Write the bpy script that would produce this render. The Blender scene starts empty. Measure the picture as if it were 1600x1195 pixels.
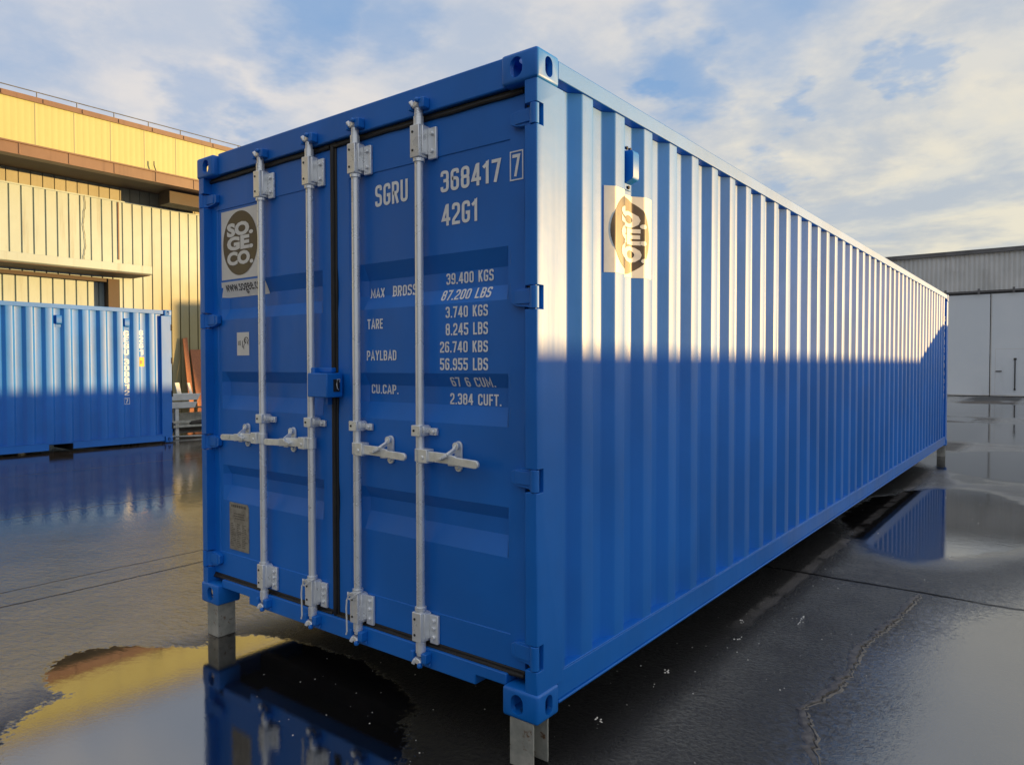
import bpy, bmesh, math, random
import numpy as np
from mathutils import Vector, Matrix
random.seed(7)
sc = bpy.context.scene
C = sc.collection
R_ = math.radians

# ------------------------------------------------------------------ camera
YAW, PITCH, ROLL, FPX = 0.656538712, -0.0235383831, -0.00128730874, 1117.9103
ZB = 0.19                                   # container underside above the ground
CAM = Vector((1.58303266, -2.20963314, 1.38685030 + ZB))
def make_camera():
    f = Vector((-math.sin(YAW)*math.cos(PITCH), math.cos(YAW)*math.cos(PITCH), math.sin(PITCH)))
    rt = Vector((math.cos(YAW), math.sin(YAW), 0)); up = rt.cross(f)
    c, s = math.cos(ROLL), math.sin(ROLL)
    r2, u2 = c*rt + s*up, -s*rt + c*up
    m = Matrix(((r2.x, u2.x, -f.x, CAM.x), (r2.y, u2.y, -f.y, CAM.y), (r2.z, u2.z, -f.z, CAM.z), (0, 0, 0, 1)))
    cd = bpy.data.cameras.new('camera'); cd.sensor_width = 36; cd.lens = FPX/1600*36
    cd.clip_start = 0.05; cd.clip_end = 3000
    o = bpy.data.objects.new('camera', cd); C.objects.link(o); o.matrix_world = m
    sc.camera = o
make_camera()
sc.view_settings.view_transform = 'Standard'
sc.view_settings.look = 'None'
sc.view_settings.exposure = 1.0
sc.view_settings.gamma = 1.0

# ------------------------------------------------------------------ node helper
class NT:
    def __init__(s, tree): s.t = tree
    def n(s, typ, **kw):
        nd = s.t.nodes.new(typ)
        for k, v in kw.items(): setattr(nd, k, v)
        return nd
    def put(s, sock, v):
        if v is None: return
        if hasattr(v, 'is_linked') or hasattr(v, 'links'): s.t.links.new(v, sock)
        else:
            if hasattr(sock.default_value, '__len__') and not hasattr(v, '__len__'): v = [v]*len(sock.default_value)
            if hasattr(v, '__len__') and hasattr(sock.default_value, '__len__') and len(v) == 3 and len(sock.default_value) == 4: v = (*v, 1)
            sock.default_value = v
    def m(s, op, a, b=None, c=None, clamp=False):
        nd = s.n('ShaderNodeMath', operation=op, use_clamp=clamp)
        s.put(nd.inputs[0], a); s.put(nd.inputs[1], b)
        if c is not None: s.put(nd.inputs[2], c)
        return nd.outputs[0]
    def vm(s, op, a, b=None, out=0):
        nd = s.n('ShaderNodeVectorMath', operation=op)
        s.put(nd.inputs[0], a)
        if op == 'SCALE': s.put(nd.inputs['Scale'], b)
        elif b is not None: s.put(nd.inputs[1], b)
        return nd.outputs['Value'] if op in ('DOT_PRODUCT', 'LENGTH', 'DISTANCE') else nd.outputs[0]
    def noise(s, vec, scale, detail=4, rough=0.55, dist=0.0, color=False):
        nd = s.n('ShaderNodeTexNoise')
        s.put(nd.inputs['Vector'], vec); s.put(nd.inputs['Scale'], scale); s.put(nd.inputs['Detail'], detail)
        s.put(nd.inputs['Roughness'], rough); s.put(nd.inputs['Distortion'], dist)
        return nd.outputs['Color' if color else 'Fac']
    def ss(s, v, a, b, lo=0.0, hi=1.0, kind='SMOOTHSTEP'):
        nd = s.n('ShaderNodeMapRange', interpolation_type=kind)
        s.put(nd.inputs['Value'], v); s.put(nd.inputs[1], a); s.put(nd.inputs[2], b); s.put(nd.inputs[3], lo); s.put(nd.inputs[4], hi)
        return nd.outputs[0]
    def mix(s, f, a, b, blend='MIX'):
        nd = s.n('ShaderNodeMix', data_type='RGBA', blend_type=blend)
        s.put(nd.inputs['Factor'], f); s.put(nd.inputs[6], a); s.put(nd.inputs[7], b)
        return nd.outputs[2]
    def xyz(s, v):
        nd = s.n('ShaderNodeSeparateXYZ'); s.put(nd.inputs[0], v); return nd.outputs
    def comb(s, x, y, z):
        nd = s.n('ShaderNodeCombineXYZ'); s.put(nd.inputs[0], x); s.put(nd.inputs[1], y); s.put(nd.inputs[2], z); return nd.outputs[0]
    def bump(s, h, strength=0.3, dist=0.01, normal=None):
        nd = s.n('ShaderNodeBump'); s.put(nd.inputs['Height'], h); s.put(nd.inputs['Strength'], strength); s.put(nd.inputs['Distance'], dist)
        if normal is not None: s.put(nd.inputs['Normal'], normal)
        return nd.outputs[0]

# ------------------------------------------------------------------ sky + sun
SUN_TH, SUN_EL = R_(45.0), R_(1.56)          # from +X towards +Y
def make_world():
    w = bpy.data.worlds.new('World'); sc.world = w; w.use_nodes = True
    t = w.node_tree; t.nodes.clear(); N = NT(t)
    sky = N.n('ShaderNodeTexSky', sky_type='NISHITA', sun_disc=False, sun_elevation=SUN_EL, sun_rotation=math.pi/2 - SUN_TH)
    sky.altitude = 0; sky.air_density = 1.0; sky.dust_density = 1.5; sky.ozone_density = 2.0
    d = N.n('ShaderNodeTexCoord').outputs['Generated']
    dx, dy, dz = N.xyz(d)
    zz = N.m('ADD', N.m('MAXIMUM', dz, 0.0), 0.16)
    p = N.comb(N.m('DIVIDE', dx, zz), N.m('DIVIDE', dy, zz), 0.0)
    wv = N.noise(p, 0.9, 3, 0.5, color=True)
    pw = N.vm('ADD', p, N.vm('SCALE', N.vm('SUBTRACT', wv, (0.5, 0.5, 0.5)), 0.35))
    n1 = N.noise(pw, 1.15, 7, 0.52)
    n2 = N.m('ADD', N.m('MULTIPLY', N.noise(N.vm('ADD', pw, (11.3, 4.1, 0)), 2.1, 7, 0.58), 0.75), N.m('MULTIPLY', N.noise(N.vm('ADD', pw, (1.3, 7.1, 0)), 6.0, 6, 0.6), 0.25))
    n3 = N.noise(N.vm('ADD', pw, (3.3, 9.1, 2.0)), 0.8, 3, 0.5)
    # openings in the cloud deck, placed by direction
    def pix(u, v):
        f = Vector((-math.sin(YAW)*math.cos(PITCH), math.cos(YAW)*math.cos(PITCH), math.sin(PITCH)))
        rt = Vector((math.cos(YAW), math.sin(YAW), 0)); up = rt.cross(f)
        return (f + rt*(u-800)/FPX + up*(597.5-v)/FPX).normalized()
    gaps = None
    dw = N.vm('ADD', d, N.vm('SCALE', N.vm('SUBTRACT', N.noise(p, 3.0, 5, 0.6, color=True), (0.5, 0.5, 0.5)), 0.24))
    for u, v, rad, st in ((490, 45, 0.10, .7), (600, 20, .08, .5), (330, 165, 0.075, .5), (390, 200, .05, .5), (1060, 85, 0.09, .7), (1190, 30, 0.12, .6),
                          (1020, 120, .05, .8), (1440, 103, 0.040, .55), (1395, 114, .03, .5), (1250, 180, 0.04, .5), (1200, 280, .04, .4), (1050, 220, .04, .35), (60, 40, 0.10, .30)):
        g = N.m('MULTIPLY', N.ss(N.vm('DISTANCE', dw, tuple(pix(u, v))), rad, rad*0.25), st)
        gaps = g if gaps is None else N.m('MAXIMUM', gaps, g)
    dens = N.ss(n1, 0.30, 0.52)
    dens = N.m('MAXIMUM', dens, 0.88)
    dens = N.m('MULTIPLY', dens, N.m('SUBTRACT', 1.0, gaps))
    # direction-dependent cloud light: warm cream where the low sun shines through, bluish elsewhere
    sunv = (math.cos(SUN_EL)*math.cos(SUN_TH), math.cos(SUN_EL)*math.sin(SUN_TH), math.sin(SUN_EL))
    cs = N.vm('DOT_PRODUCT', d, sunv)
    warm = N.ss(cs, -0.35, 0.75)
    warm = N.m('MULTIPLY', warm, N.ss(dz, 0.75, 0.0), clamp=True)
    bright = N.mix(warm, (7.6, 7.3, 7.2), (8.3, 7.8, 6.2))
    dark = N.mix(warm, (5.2, 5.8, 6.9), (5.4, 5.7, 5.8))
    cl = N.mix(N.ss(N.m('ADD', N.m('MULTIPLY', n2, 0.65), N.m('MULTIPLY', n3, 0.35)), 0.43, 0.57), dark, bright)
    blue = N.vm('ADD', N.vm('SCALE', sky.outputs[0], 0.8), (1.5, 3.2, 6.0))
    col = N.mix(dens, blue, cl)
    # the sky opposite the low sun is duller
    col = N.vm('SCALE', col, N.ss(N.m('ADD', cs, N.m('MULTIPLY', dz, 0.5)), -0.75, -0.33, 0.13, 1.0))
    # and the cloud round the sun itself (right of the view) glows
    gl = N.ss(cs, 0.74, 1.0)
    col = N.mix(gl, col, N.vm('MULTIPLY', col, (2.5, 2.35, 2.0)))
    bg = N.n('ShaderNodeBackground'); N.put(bg.inputs[0], col); bg.inputs[1].default_value = 0.0502
    out = N.n('ShaderNodeOutputWorld'); t.links.new(bg.outputs[0], out.inputs[0])
make_world()
def make_sun():
    ld = bpy.data.lights.new('sun', 'SUN'); ld.energy = 4.7; ld.angle = R_(0.5); ld.color = (1.0, 0.61, 0.20)
    o = bpy.data.objects.new('sun', ld); C.objects.link(o)
    v = Vector((math.cos(SUN_EL)*math.cos(SUN_TH), math.cos(SUN_EL)*math.sin(SUN_TH), math.sin(SUN_EL)))
    o.rotation_euler = (-v).to_track_quat('-Z', 'Y').to_euler(); o.location = v*60
make_sun()

# ------------------------------------------------------------------ materials
def newmat(name):
    m = bpy.data.materials.new(name); m.use_nodes = True
    N = NT(m.node_tree); b = m.node_tree.nodes['Principled BSDF']
    return m, N, b
def pos(N): return N.n('ShaderNodeNewGeometry').outputs['Position']
def objc(N): return N.n('ShaderNodeTexCoord').outputs['Object']
def simple(name, col, rough=0.5, var=0.12, scale=6, metal=0.0, ior=1.5, bump=0.0, bscale=80, stretch=(1, 1, 1)):
    m, N, b = newmat(name)
    p = N.vm('MULTIPLY', objc(N), stretch)
    n = N.noise(p, scale, 5, 0.6)
    c0 = tuple(x*(1-var) for x in col); c1 = tuple(min(1, x*(1+var)) for x in col)
    N.put(b.inputs['Base Color'], N.mix(N.ss(n, 0.3, 0.7), c0, c1))
    N.put(b.inputs['Roughness'], N.ss(n, 0.3, 0.7, max(0.02, rough-0.07), min(1, rough+0.07)))
    b.inputs['Metallic'].default_value = metal; b.inputs['IOR'].default_value = ior
    if bump: N.put(b.inputs['Normal'], N.bump(N.noise(p, bscale, 3, 0.6), bump, 0.002))
    return m
def paint(name, col, rough=0.48, ior=1.54, dust=0.008, coat=0.0):
    m, N, b = newmat(name)
    o = objc(N)
    st = N.noise(N.vm('MULTIPLY', o, (14, 14, 0.7)), 1.0, 5, 0.6)
    bl = N.noise(o, 1.3, 4, 0.55)
    c = N.mix(N.ss(bl, 0.3, 0.7), tuple(x*0.9 for x in col), tuple(x*1.12 for x in col))
    c = N.mix(N.m('MULTIPLY', N.ss(st, 0.52, 0.75), dust), c, (0.32, 0.31, 0.29))
    sc1 = N.noise(N.vm('MULTIPLY', o, (5.0, 5.0, 60.0)), 1.0, 4, 0.7)
    sc2 = N.noise(N.vm('MULTIPLY', o, (70.0, 70.0, 8.0)), 1.0, 4, 0.7)
    scuff = N.m('MULTIPLY', N.m('MAXIMUM', N.ss(sc1, 0.70, 0.76), N.ss(sc2, 0.73, 0.78)), N.ss(N.noise(o, 2.2, 3, 0.5), 0.45, 0.62))
    c = N.mix(N.m('MULTIPLY', scuff, 0.22), c, (0.16, 0.27, 0.46))
    N.put(b.inputs['Base Color'], c)
    N.put(b.inputs['Roughness'], N.m('ADD', N.ss(bl, 0.3, 0.7, rough-0.03, rough+0.03), N.ss(st, 0.4, 0.7, -0.02, 0.04)))
    b.inputs['IOR'].default_value = ior
    b.inputs['Coat Weight'].default_value = coat; b.inputs['Coat Roughness'].default_value = 0.14
    N.put(b.inputs['Normal'], N.bump(N.m('ADD', N.noise(o, 9, 3, 0.5), N.m('ADD', N.m('MULTIPLY', N.noise(o, 2.2, 2, 0.5), 2.2), N.m('MULTIPLY', N.noise(o, 160, 2, 0.5), 0.06))), 0.16, 0.005))
    return m
M = {}
M['blue'] = paint('blue container paint', (0.0, 0.150, 0.58))
M['blue2'] = paint('blue container paint second', (0.0, 0.135, 0.55), rough=0.47, ior=1.62, dust=0.012, coat=0.0)
M['galv'] = simple('galvanised steel', (0.84, 0.86, 0.87), 0.30, 0.06, 9, metal=0.45, bump=0.03)
M['handle'] = simple('zinc handle', (0.82, 0.84, 0.84), 0.34, 0.10, 20, metal=0.45, bump=0.06)
M['rubber'] = simple('black rubber', (0.016, 0.014, 0.012), 0.55, 0.4, 20)
M['white'] = simple('white lettering', (0.86, 0.87, 0.86), 0.5, 0.06, 20)
M['decal'] = simple('white decal', (0.74, 0.73, 0.70), 0.42, 0.05, 9)
M['brown'] = simple('brown decal', (0.085, 0.063, 0.045), 0.4, 0.2, 12)
M['ink'] = simple('black ink', (0.02, 0.02, 0.022), 0.5, 0.1)
M['plate'] = simple('data plate steel', (0.33, 0.31, 0.27), 0.45, 0.25, 25, metal=0.4)
M['plateink'] = simple('plate etching', (0.10, 0.09, 0.08), 0.5, 0.2)
M['cable'] = simple('white cable', (0.70, 0.71, 0.70), 0.4, 0.05)
M['orange'] = simple('orange label', (0.85, 0.42, 0.03), 0.5, 0.06)
M['dark'] = simple('dark void', (0.012, 0.012, 0.014), 0.8, 0.2)
M['foot'] = simple('weathered galvanised steel', (0.42, 0.42, 0.38), 0.5, 0.3, 14, metal=0.35, bump=0.2)
def foot_mat():
    m, N, b = newmat('stained galvanised steel')
    o = objc(N); n = N.noise(o, 9, 5, 0.65); r = N.noise(N.vm('ADD', o, (3, 1, 7)), 14, 5, 0.7)
    c = N.mix(N.ss(n, 0.3, 0.7), (0.30, 0.31, 0.28), (0.50, 0.49, 0.44))
    c = N.mix(N.ss(r, 0.60, 0.70), c, (0.16, 0.075, 0.03))
    N.put(b.inputs['Base Color'], c); b.inputs['Roughness'].default_value = 0.5; b.inputs['Metallic'].default_value = 0.2
    return m
M['foot'] = foot_mat()
def wall_mat(name, c0, c1, stain, golden=None, rough=0.45):
    m, N, b = newmat(name)
    p = pos(N)
    st = N.noise(N.vm('MULTIPLY', p, (1.0, 3.0, 0.22)), 1.0, 6, 0.62)
    bl = N.noise(p, 0.45, 4, 0.6)
    c = N.mix(N.ss(bl, 0.3, 0.7), c0, c1)
    c = N.mix(N.m('MULTIPLY', N.ss(st, 0.52, 0.72), 0.45), c, stain)
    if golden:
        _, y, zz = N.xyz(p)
        g = N.m('MULTIPLY', N.ss(N.m('ADD', y, N.m('MULTIPLY', bl, 1.2)), 9.8, 12.2), N.ss(N.m('ADD', zz, N.m('MULTIPLY', bl, 1.5)), 7.2, 3.8))  # warm glare low on the far wall, put into the colour as gold
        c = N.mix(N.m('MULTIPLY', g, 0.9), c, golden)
    N.put(b.inputs['Base Color'], c); b.inputs['Roughness'].default_value = rough
    N.put(b.inputs['Normal'], N.bump(N.noise(p, 2.5, 3, 0.5), 0.15, 0.02))
    return m
M['yellow'] = wall_mat('yellow cladding', (0.36, 0.38, 0.18), (0.38, 0.40, 0.195), (0.33, 0.33, 0.15))
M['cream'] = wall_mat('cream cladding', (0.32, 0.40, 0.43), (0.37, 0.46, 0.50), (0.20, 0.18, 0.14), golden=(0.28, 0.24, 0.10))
M['olive'] = wall_mat('dirty glazing strip', (0.24, 0.23, 0.17), (0.30, 0.29, 0.22), (0.15, 0.13, 0.09))
M['fascia'] = wall_mat('brown fascia', (0.13, 0.075, 0.055), (0.17, 0.10, 0.075), (0.08, 0.042, 0.032))
M['soffit'] = simple('dark brown soffit', (0.06, 0.042, 0.034), 0.7, 0.3, 2)
M['rail'] = simple('grey handrail', (0.10, 0.11, 0.13), 0.5, 0.2)
M['grey'] = wall_mat('grey sheet cladding', (0.56, 0.58, 0.58), (0.70, 0.71, 0.71), (0.32, 0.32, 0.31))
M['doorwhite'] = wall_mat('pale hangar door', (0.72, 0.79, 0.86), (0.77, 0.83, 0.89), (0.60, 0.64, 0.69))
M['darkgrey'] = simple('dark grey steel', (0.05, 0.052, 0.055), 0.5, 0.3)
M['roofgrey'] = simple('grey roofing', (0.16, 0.16, 0.165), 0.6, 0.2, 2)
M['concrete'] = simple('concrete', (0.33, 0.32, 0.30), 0.85, 0.2, 2, bump=0.3)
M['whitesteel'] = simple('white painted steel', (0.62, 0.63, 0.62), 0.45, 0.1, 5)
M['whitewood'] = simple('white painted board', (0.78, 0.76, 0.70), 0.6, 0.1, 5)
M['redwood'] = simple('reddish timber', (0.34, 0.13, 0.06), 0.7, 0.25, 8, stretch=(6, 6, 1))
M['rust'] = simple('dark scrap steel', (0.035, 0.028, 0.022), 0.7, 0.4, 10)

# ------------------------------------------------------------------ mesh helpers
def box(bm, x0, x1, y0, y1, z0, z1):
    v = [bm.verts.new((x, y, z)) for z in (z0, z1) for y in (y0, y1) for x in (x0, x1)]
    for f in ((0, 2, 3, 1), (4, 5, 7, 6), (0, 1, 5, 4), (2, 6, 7, 3), (0, 4, 6, 2), (1, 3, 7, 5)):
        bm.faces.new([v[i] for i in f])
def bar(bm, p0, p1, w, h, upv=(0, 0, 1)):
    p0, p1 = Vector(p0), Vector(p1); d = (p1-p0).normalized(); u = Vector(upv)
    s = d.cross(u).normalized(); u = s.cross(d).normalized()
    v = []
    for p in (p0, p1):
        for a, b in ((-1, -1), (1, -1), (1, 1), (-1, 1)): v.append(bm.verts.new(p + s*a*w/2 + u*b*h/2))
    for f in ((0, 1, 2, 3), (7, 6, 5, 4), (0, 4, 5, 1), (1, 5, 6, 2), (2, 6, 7, 3), (3, 7, 4, 0)): bm.faces.new([v[i] for i in f])
def cyl(bm, p0, p1, r, n=16, r1=None, caps=True):
    p0, p1 = Vector(p0), Vector(p1); d = (p1-p0).normalized()
    a = d.orthogonal().normalized(); b = d.cross(a); r1 = r if r1 is None else r1
    A = [bm.verts.new(p0 + (a*math.cos(t) + b*math.sin(t))*r) for t in [2*math.pi*i/n for i in range(n)]]
    B = [bm.verts.new(p1 + (a*math.cos(t) + b*math.sin(t))*r1) for t in [2*math.pi*i/n for i in range(n)]]
    for i in range(n): bm.faces.new((A[i], A[(i+1) % n], B[(i+1) % n], B[i]))
    if caps: bm.faces.new(A[::-1]); bm.faces.new(B)
def tube(bm, pts, r, n=8):
    pts = [Vector(p) for p in pts]; rings = []
    for i, p in enumerate(pts):
        d = (pts[min(i+1, len(pts)-1)] - pts[max(i-1, 0)]).normalized()
        a = d.cross(Vector((0.13, 0.31, 0.94))).normalized(); b = d.cross(a)
        rings.append([bm.verts.new(p + (a*math.cos(2*math.pi*k/n) + b*math.sin(2*math.pi*k/n))*r) for k in range(n)])
    for A, B in zip(rings, rings[1:]):
        for k in range(n): bm.faces.new((A[k], A[(k+1) % n], B[(k+1) % n], B[k]))
    bm.faces.new(rings[0][::-1]); bm.faces.new(rings[-1])
def prism(bm, poly, fn0, fn1):
    A = [bm.verts.new(fn0(*p)) for p in poly]; B = [bm.verts.new(fn1(*p)) for p in poly]; n = len(poly)
    for i in range(n): bm.faces.new((A[i], A[(i+1) % n], B[(i+1) % n], B[i]))
    bm.faces.new(A[::-1]); bm.faces.new(B)
def obj(name, bm, mat, parent=None, bevel=0.0, loc=None, fixn=True, smooth=35):
    if fixn: bmesh.ops.recalc_face_normals(bm, faces=bm.faces)
    me = bpy.data.meshes.new(name); bm.to_mesh(me); bm.free()
    me.materials.append(mat)
    for p in me.polygons: p.use_smooth = True
    me.set_sharp_from_angle(angle=R_(smooth))
    o = bpy.data.objects.new(name, me); C.objects.link(o)
    if bevel:
        b = o.modifiers.new('bevel', 'BEVEL'); b.width = bevel; b.segments = 2; b.limit_method = 'ANGLE'; b.angle_limit = R_(40)
        b.harden_normals = False
    if parent is not None:
        o.parent = parent
        if parent.type == 'EMPTY': o.location = Vector((0, 0, ZOFF)) - parent.location
    elif loc is not None: o.location = loc
    return o
ZOFF = 0.0
def B(): return bmesh.new()
def tag(o, label=None, cat=None, group=None, kind=None):
    if label: o['label'] = label
    if cat: o['category'] = cat
    if group: o['group'] = group
    if kind: o['kind'] = kind
    return o
def empty(name, loc, label=None, cat=None, group=None):
    o = bpy.data.objects.new(name, None); C.objects.link(o); o.location = loc; o.empty_display_size = 0.3
    return tag(o, label, cat, group)
def recentre(o, pt):
    pt = Vector(pt); o.data.transform(Matrix.Translation(-pt)); o.location = o.location + pt
    return o
_tc = {}
def text_bm(s, bold=0.0, res=3, spacing=1.0):
    cu = bpy.data.curves.new('text', 'FONT'); cu.body = s; cu.offset = bold; cu.resolution_u = res; cu.space_character = spacing
    o = bpy.data.objects.new('text', cu); C.objects.link(o)
    dg = bpy.context.evaluated_depsgraph_get(); dg.update()
    me = bpy.data.meshes.new_from_object(o.evaluated_get(dg))
    bm = bmesh.new(); bm.from_mesh(me)
    bpy.data.objects.remove(o); bpy.data.curves.remove(cu); bpy.data.meshes.remove(me)
    return bm
def fit(bm, u0, u1, v0, v1):
    xs = [v.co.x for v in bm.verts]; ys = [v.co.y for v in bm.verts]
    a, b, c, d = min(xs), max(xs), min(ys), max(ys)
    for v in bm.verts:
        v.co.x = u0 + (v.co.x-a)/(b-a)*(u1-u0); v.co.y = v0 + (v.co.y-c)/(d-c)*(v1-v0); v.co.z = 0
def cuts(bm, us=(), vs=()):
    for u in us: bmesh.ops.bisect_plane(bm, geom=bm.verts[:]+bm.edges[:]+bm.faces[:], plane_co=(u, 0, 0), plane_no=(1, 0, 0))
    for v in vs: bmesh.ops.bisect_plane(bm, geom=bm.verts[:]+bm.edges[:]+bm.faces[:], plane_co=(0, v, 0), plane_no=(0, 1, 0))
# condensed stencil lettering drawn as strokes: glyph = (width, [(closed, [(x, y, corner radius)...])...])
def _glyphs():
    t = 0.15; h = t/2; w = 0.46; L, R, Bt, T = h, w-h, h, 1-h; q = 0.17
    O = [(1, [(L, Bt, q), (R, Bt, q), (R, T, q), (L, T, q)])]
    G = {}
    G['0'] = G['O'] = (w, O); G['D'] = (w, [(1, [(L, Bt, 0), (R, Bt, q), (R, T, q), (L, T, 0)])])
    G['1'] = (0.34, [(0, [(0.02, 0.74, 0), (0.22, 0.90, 0), (0.22, 0, 0)]), (0, [(0.22, 0.80, 0), (0.22, 1, 0)])])
    G['2'] = (w, [(0, [(L, 0.70, 0), (L, T, q), (R, T, q), (R, 0.56, .1), (L, 0.22, .08), (L, Bt, 0), (w, Bt, 0)])])
    G['3'] = (w, [(0, [(L, 0.74, 0), (L, T, q), (R, T, q), (R, 0.53, .12), (0.16, 0.53, 0)]), (0, [(0.20, 0.53, 0), (R, 0.53, .12), (R, Bt, q), (L, Bt, q), (L, 0.26, 0)])])
    G['4'] = (0.50, [(0, [(0.34, 0, 0), (0.34, 1, 0)]), (0, [(0.30, 0.95, 0), (0.075, 0.29, 0), (0.50, 0.29, 0)])])
    G['5'] = (w, [(0, [(w, T, 0), (L, T, 0), (L, 0.56, 0), (R, 0.56, q), (R, Bt, q), (L, Bt, q), (L, 0.26, 0)])])
    G['6'] = (w, [(0, [(R, 0.76, 0), (R, T, q), (L, T, q), (L, Bt, q), (R, Bt, q), (R, 0.56, q), (L, 0.56, 0)])])
    G['7'] = (w, [(0, [(0, T, 0), (R, T, 0), (0.17, 0, 0)])])
    G['8'] = (w, [(1, [(L, Bt, q), (R, Bt, q), (R, 0.53, .12), (L, 0.53, .12)]), (1, [(L, 0.53, .12), (R, 0.53, .12), (R, T, q), (L, T, q)])])
    G['9'] = (w, [(0, [(L, 0.24, 0), (L, Bt, q), (R, Bt, q), (R, T, q), (L, T, q), (L, 0.45, q), (R, 0.45, 0)])])
    G['.'] = (0.17, [(0, [(0.085, 0, 0), (0.085, 0.15, 0)])]); G[' '] = (0.30, [])
    G['S'] = (w, [(0, [(R, 0.74, 0), (R, T, q), (L, T, q), (L, 0.53, q), (R, 0.50, q), (R, Bt, q), (L, Bt, q), (L, 0.26, 0)])])
    G['G'] = (w, [(0, [(R, 0.72, 0), (R, T, q), (L, T, q), (L, Bt, q), (R, Bt, q), (R, 0.46, 0), (0.22, 0.46, 0)])])
    G['C'] = (w, [(0, [(R, 0.70, 0), (R, T, q), (L, T, q), (L, Bt, q), (R, Bt, q), (R, 0.30, 0)])])
    G['U'] = (w, [(0, [(L, 1, 0), (L, Bt, q), (R, Bt, q), (R, 1, 0)])])
    G['R'] = (w, [(0, [(L, 0, 0), (L, T, 0), (R, T, q), (R, 0.48, q), (L, 0.48, 0)]), (0, [(0.22, 0.48, 0), (R, 0.0, 0)])])
    G['P'] = (w, [(0, [(L, 0, 0), (L, T, 0), (R, T, q), (R, 0.44, q), (L, 0.44, 0)])])
    G['B'] = (w, [(1, [(L, Bt, 0), (R, Bt, q), (R, 0.52, .12), (L, 0.52, 0)]), (1, [(L, 0.52, 0), (R, 0.52, .12), (R, T, q), (L, T, 0)])])
    G['K'] = (w, [(0, [(L, 0, 0), (L, 1, 0)]), (0, [(R, 1, 0), (L, 0.42, 0)]), (0, [(0.17, 0.58, 0), (R, 0, 0)])])
    G['L'] = (0.40, [(0, [(L, 1, 0), (L, Bt, 0), (0.40, Bt, 0)])])
    G['M'] = (0.60, [(0, [(L, 0, 0), (L, 0.93, 0), (0.30, 0.25, 0), (0.60-h, 0.93, 0), (0.60-h, 0, 0)])])
    G['A'] = (0.52, [(0, [(0.05, 0, 0), (0.26, 0.96, 0), (0.47, 0, 0)]), (0, [(0.12, 0.28, 0), (0.40, 0.28, 0)])])
    G['X'] = (0.50, [(0, [(0.05, 0, 0), (0.45, 1, 0)]), (0, [(0.05, 1, 0), (0.45, 0, 0)])])
    G['T'] = (w, [(0, [(0, T, 0), (w, T, 0)]), (0, [(w/2, 1-t, 0), (w/2, 0, 0)])])
    G['E'] = (0.40, [(0, [(0.40, T, 0), (L, T, 0), (L, Bt, 0), (0.40, Bt, 0)]), (0, [(L, 0.52, 0), (0.36, 0.52, 0)])])
    G['F'] = (0.40, [(0, [(0.40, T, 0), (L, T, 0), (L, 0, 0)]), (0, [(L, 0.50, 0), (0.36, 0.50, 0)])])
    G['Y'] = (0.50, [(0, [(0.05, 1, 0), (0.25, 0.45, 0), (0.45, 1, 0)]), (0, [(0.25, 0.5, 0), (0.25, 0, 0)])])
    G['V'] = (0.50, [(0, [(0.05, 1, 0), (0.25, 0.06, 0), (0.45, 1, 0)])])
    return G
GLYPHS = _glyphs()
def stroke_text(s, only=None, t=0.15, gap=0.10):
    bm = B(); ox = 0.0; lev = 0; word = 0
    for ch in s:
        w, strokes = GLYPHS[ch]
        if ch == ' ': word += 1
        if only is not None and word != only: strokes = []
        for closed, pts in strokes:
            P = []
            n = len(pts)
            for i, (x, y, r) in enumerate(pts):
                p = Vector((x+ox, y))
                if r == 0 or (not closed and i in (0, n-1)): P.append(p); continue
                a = Vector((pts[i-1][0]+ox, pts[i-1][1])); c = Vector((pts[(i+1) % n][0]+ox, pts[(i+1) % n][1]))
                da, dc = (a-p), (c-p); rr = min(r, da.length*0.499, dc.length*0.499)
                p0, p2 = p+da.normalized()*rr, p+dc.normalized()*rr
                for k in range(6):
                    u = k/5; P.append((1-u)**2*p0 + 2*u*(1-u)*p + u*u*p2)
            m = len(P); ring = []
            for i in range(m):
                if closed: a, c = P[i-1], P[(i+1) % m]
                else: a, c = P[max(i-1, 0)], P[min(i+1, m-1)]
                d0 = (P[i]-a).normalized() if (P[i]-a).length > 1e-6 else (c-P[i]).normalized()
                d1 = (c-P[i]).normalized() if (c-P[i]).length > 1e-6 else d0
                n0, n1 = Vector((-d0.y, d0.x)), Vector((-d1.y, d1.x)); nn = (n0+n1)
                nn = nn.normalized() if nn.length > 1e-4 else n0
                k = t/2/max(0.45, nn.dot(n0))
                ring.append((bm.verts.new((*(P[i]+nn*k), lev)), bm.verts.new((*(P[i]-nn*k), lev))))
            for i in range(m if closed else m-1):
                a, b_ = ring[i], ring[(i+1) % m]
                bm.faces.new((a[1], b_[1], b_[0], a[0]))
            lev = (lev + 1) % 8
        ox += w + (gap if w else 0)
    return bm
def stencil_on(s, name, u0, u1, v0, v1, mapf, mat, parent, us=(), vs=(), off=0.0022):
    bm = stroke_text(s)
    xs = [v.co.x for v in bm.verts]; ys = [v.co.y for v in bm.verts]; bm.free()
    a, b_, c, d = min(xs), max(xs), min(ys), max(ys)
    for k in range(s.count(' ')+1):                 # one object per word
        bm = stroke_text(s, k)
        for v in bm.verts: v.co.x = u0 + (v.co.x-a)/(b_-a)*(u1-u0); v.co.y = v0 + (v.co.y-c)/(d-c)*(v1-v0)
        cuts(bm, us, vs)
        for v in bm.verts: v.co = mapf(v.co.x, v.co.y, off + v.co.z*0.00012)
        o = obj(name, bm, mat, parent, fixn=False)
    return o
def rect_bm(u0, u1, v0, v1):
    bm = B(); bm.faces.new([bm.verts.new((u, v, 0)) for u, v in ((u0, v0), (u1, v0), (u1, v1), (u0, v1))]); return bm
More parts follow.
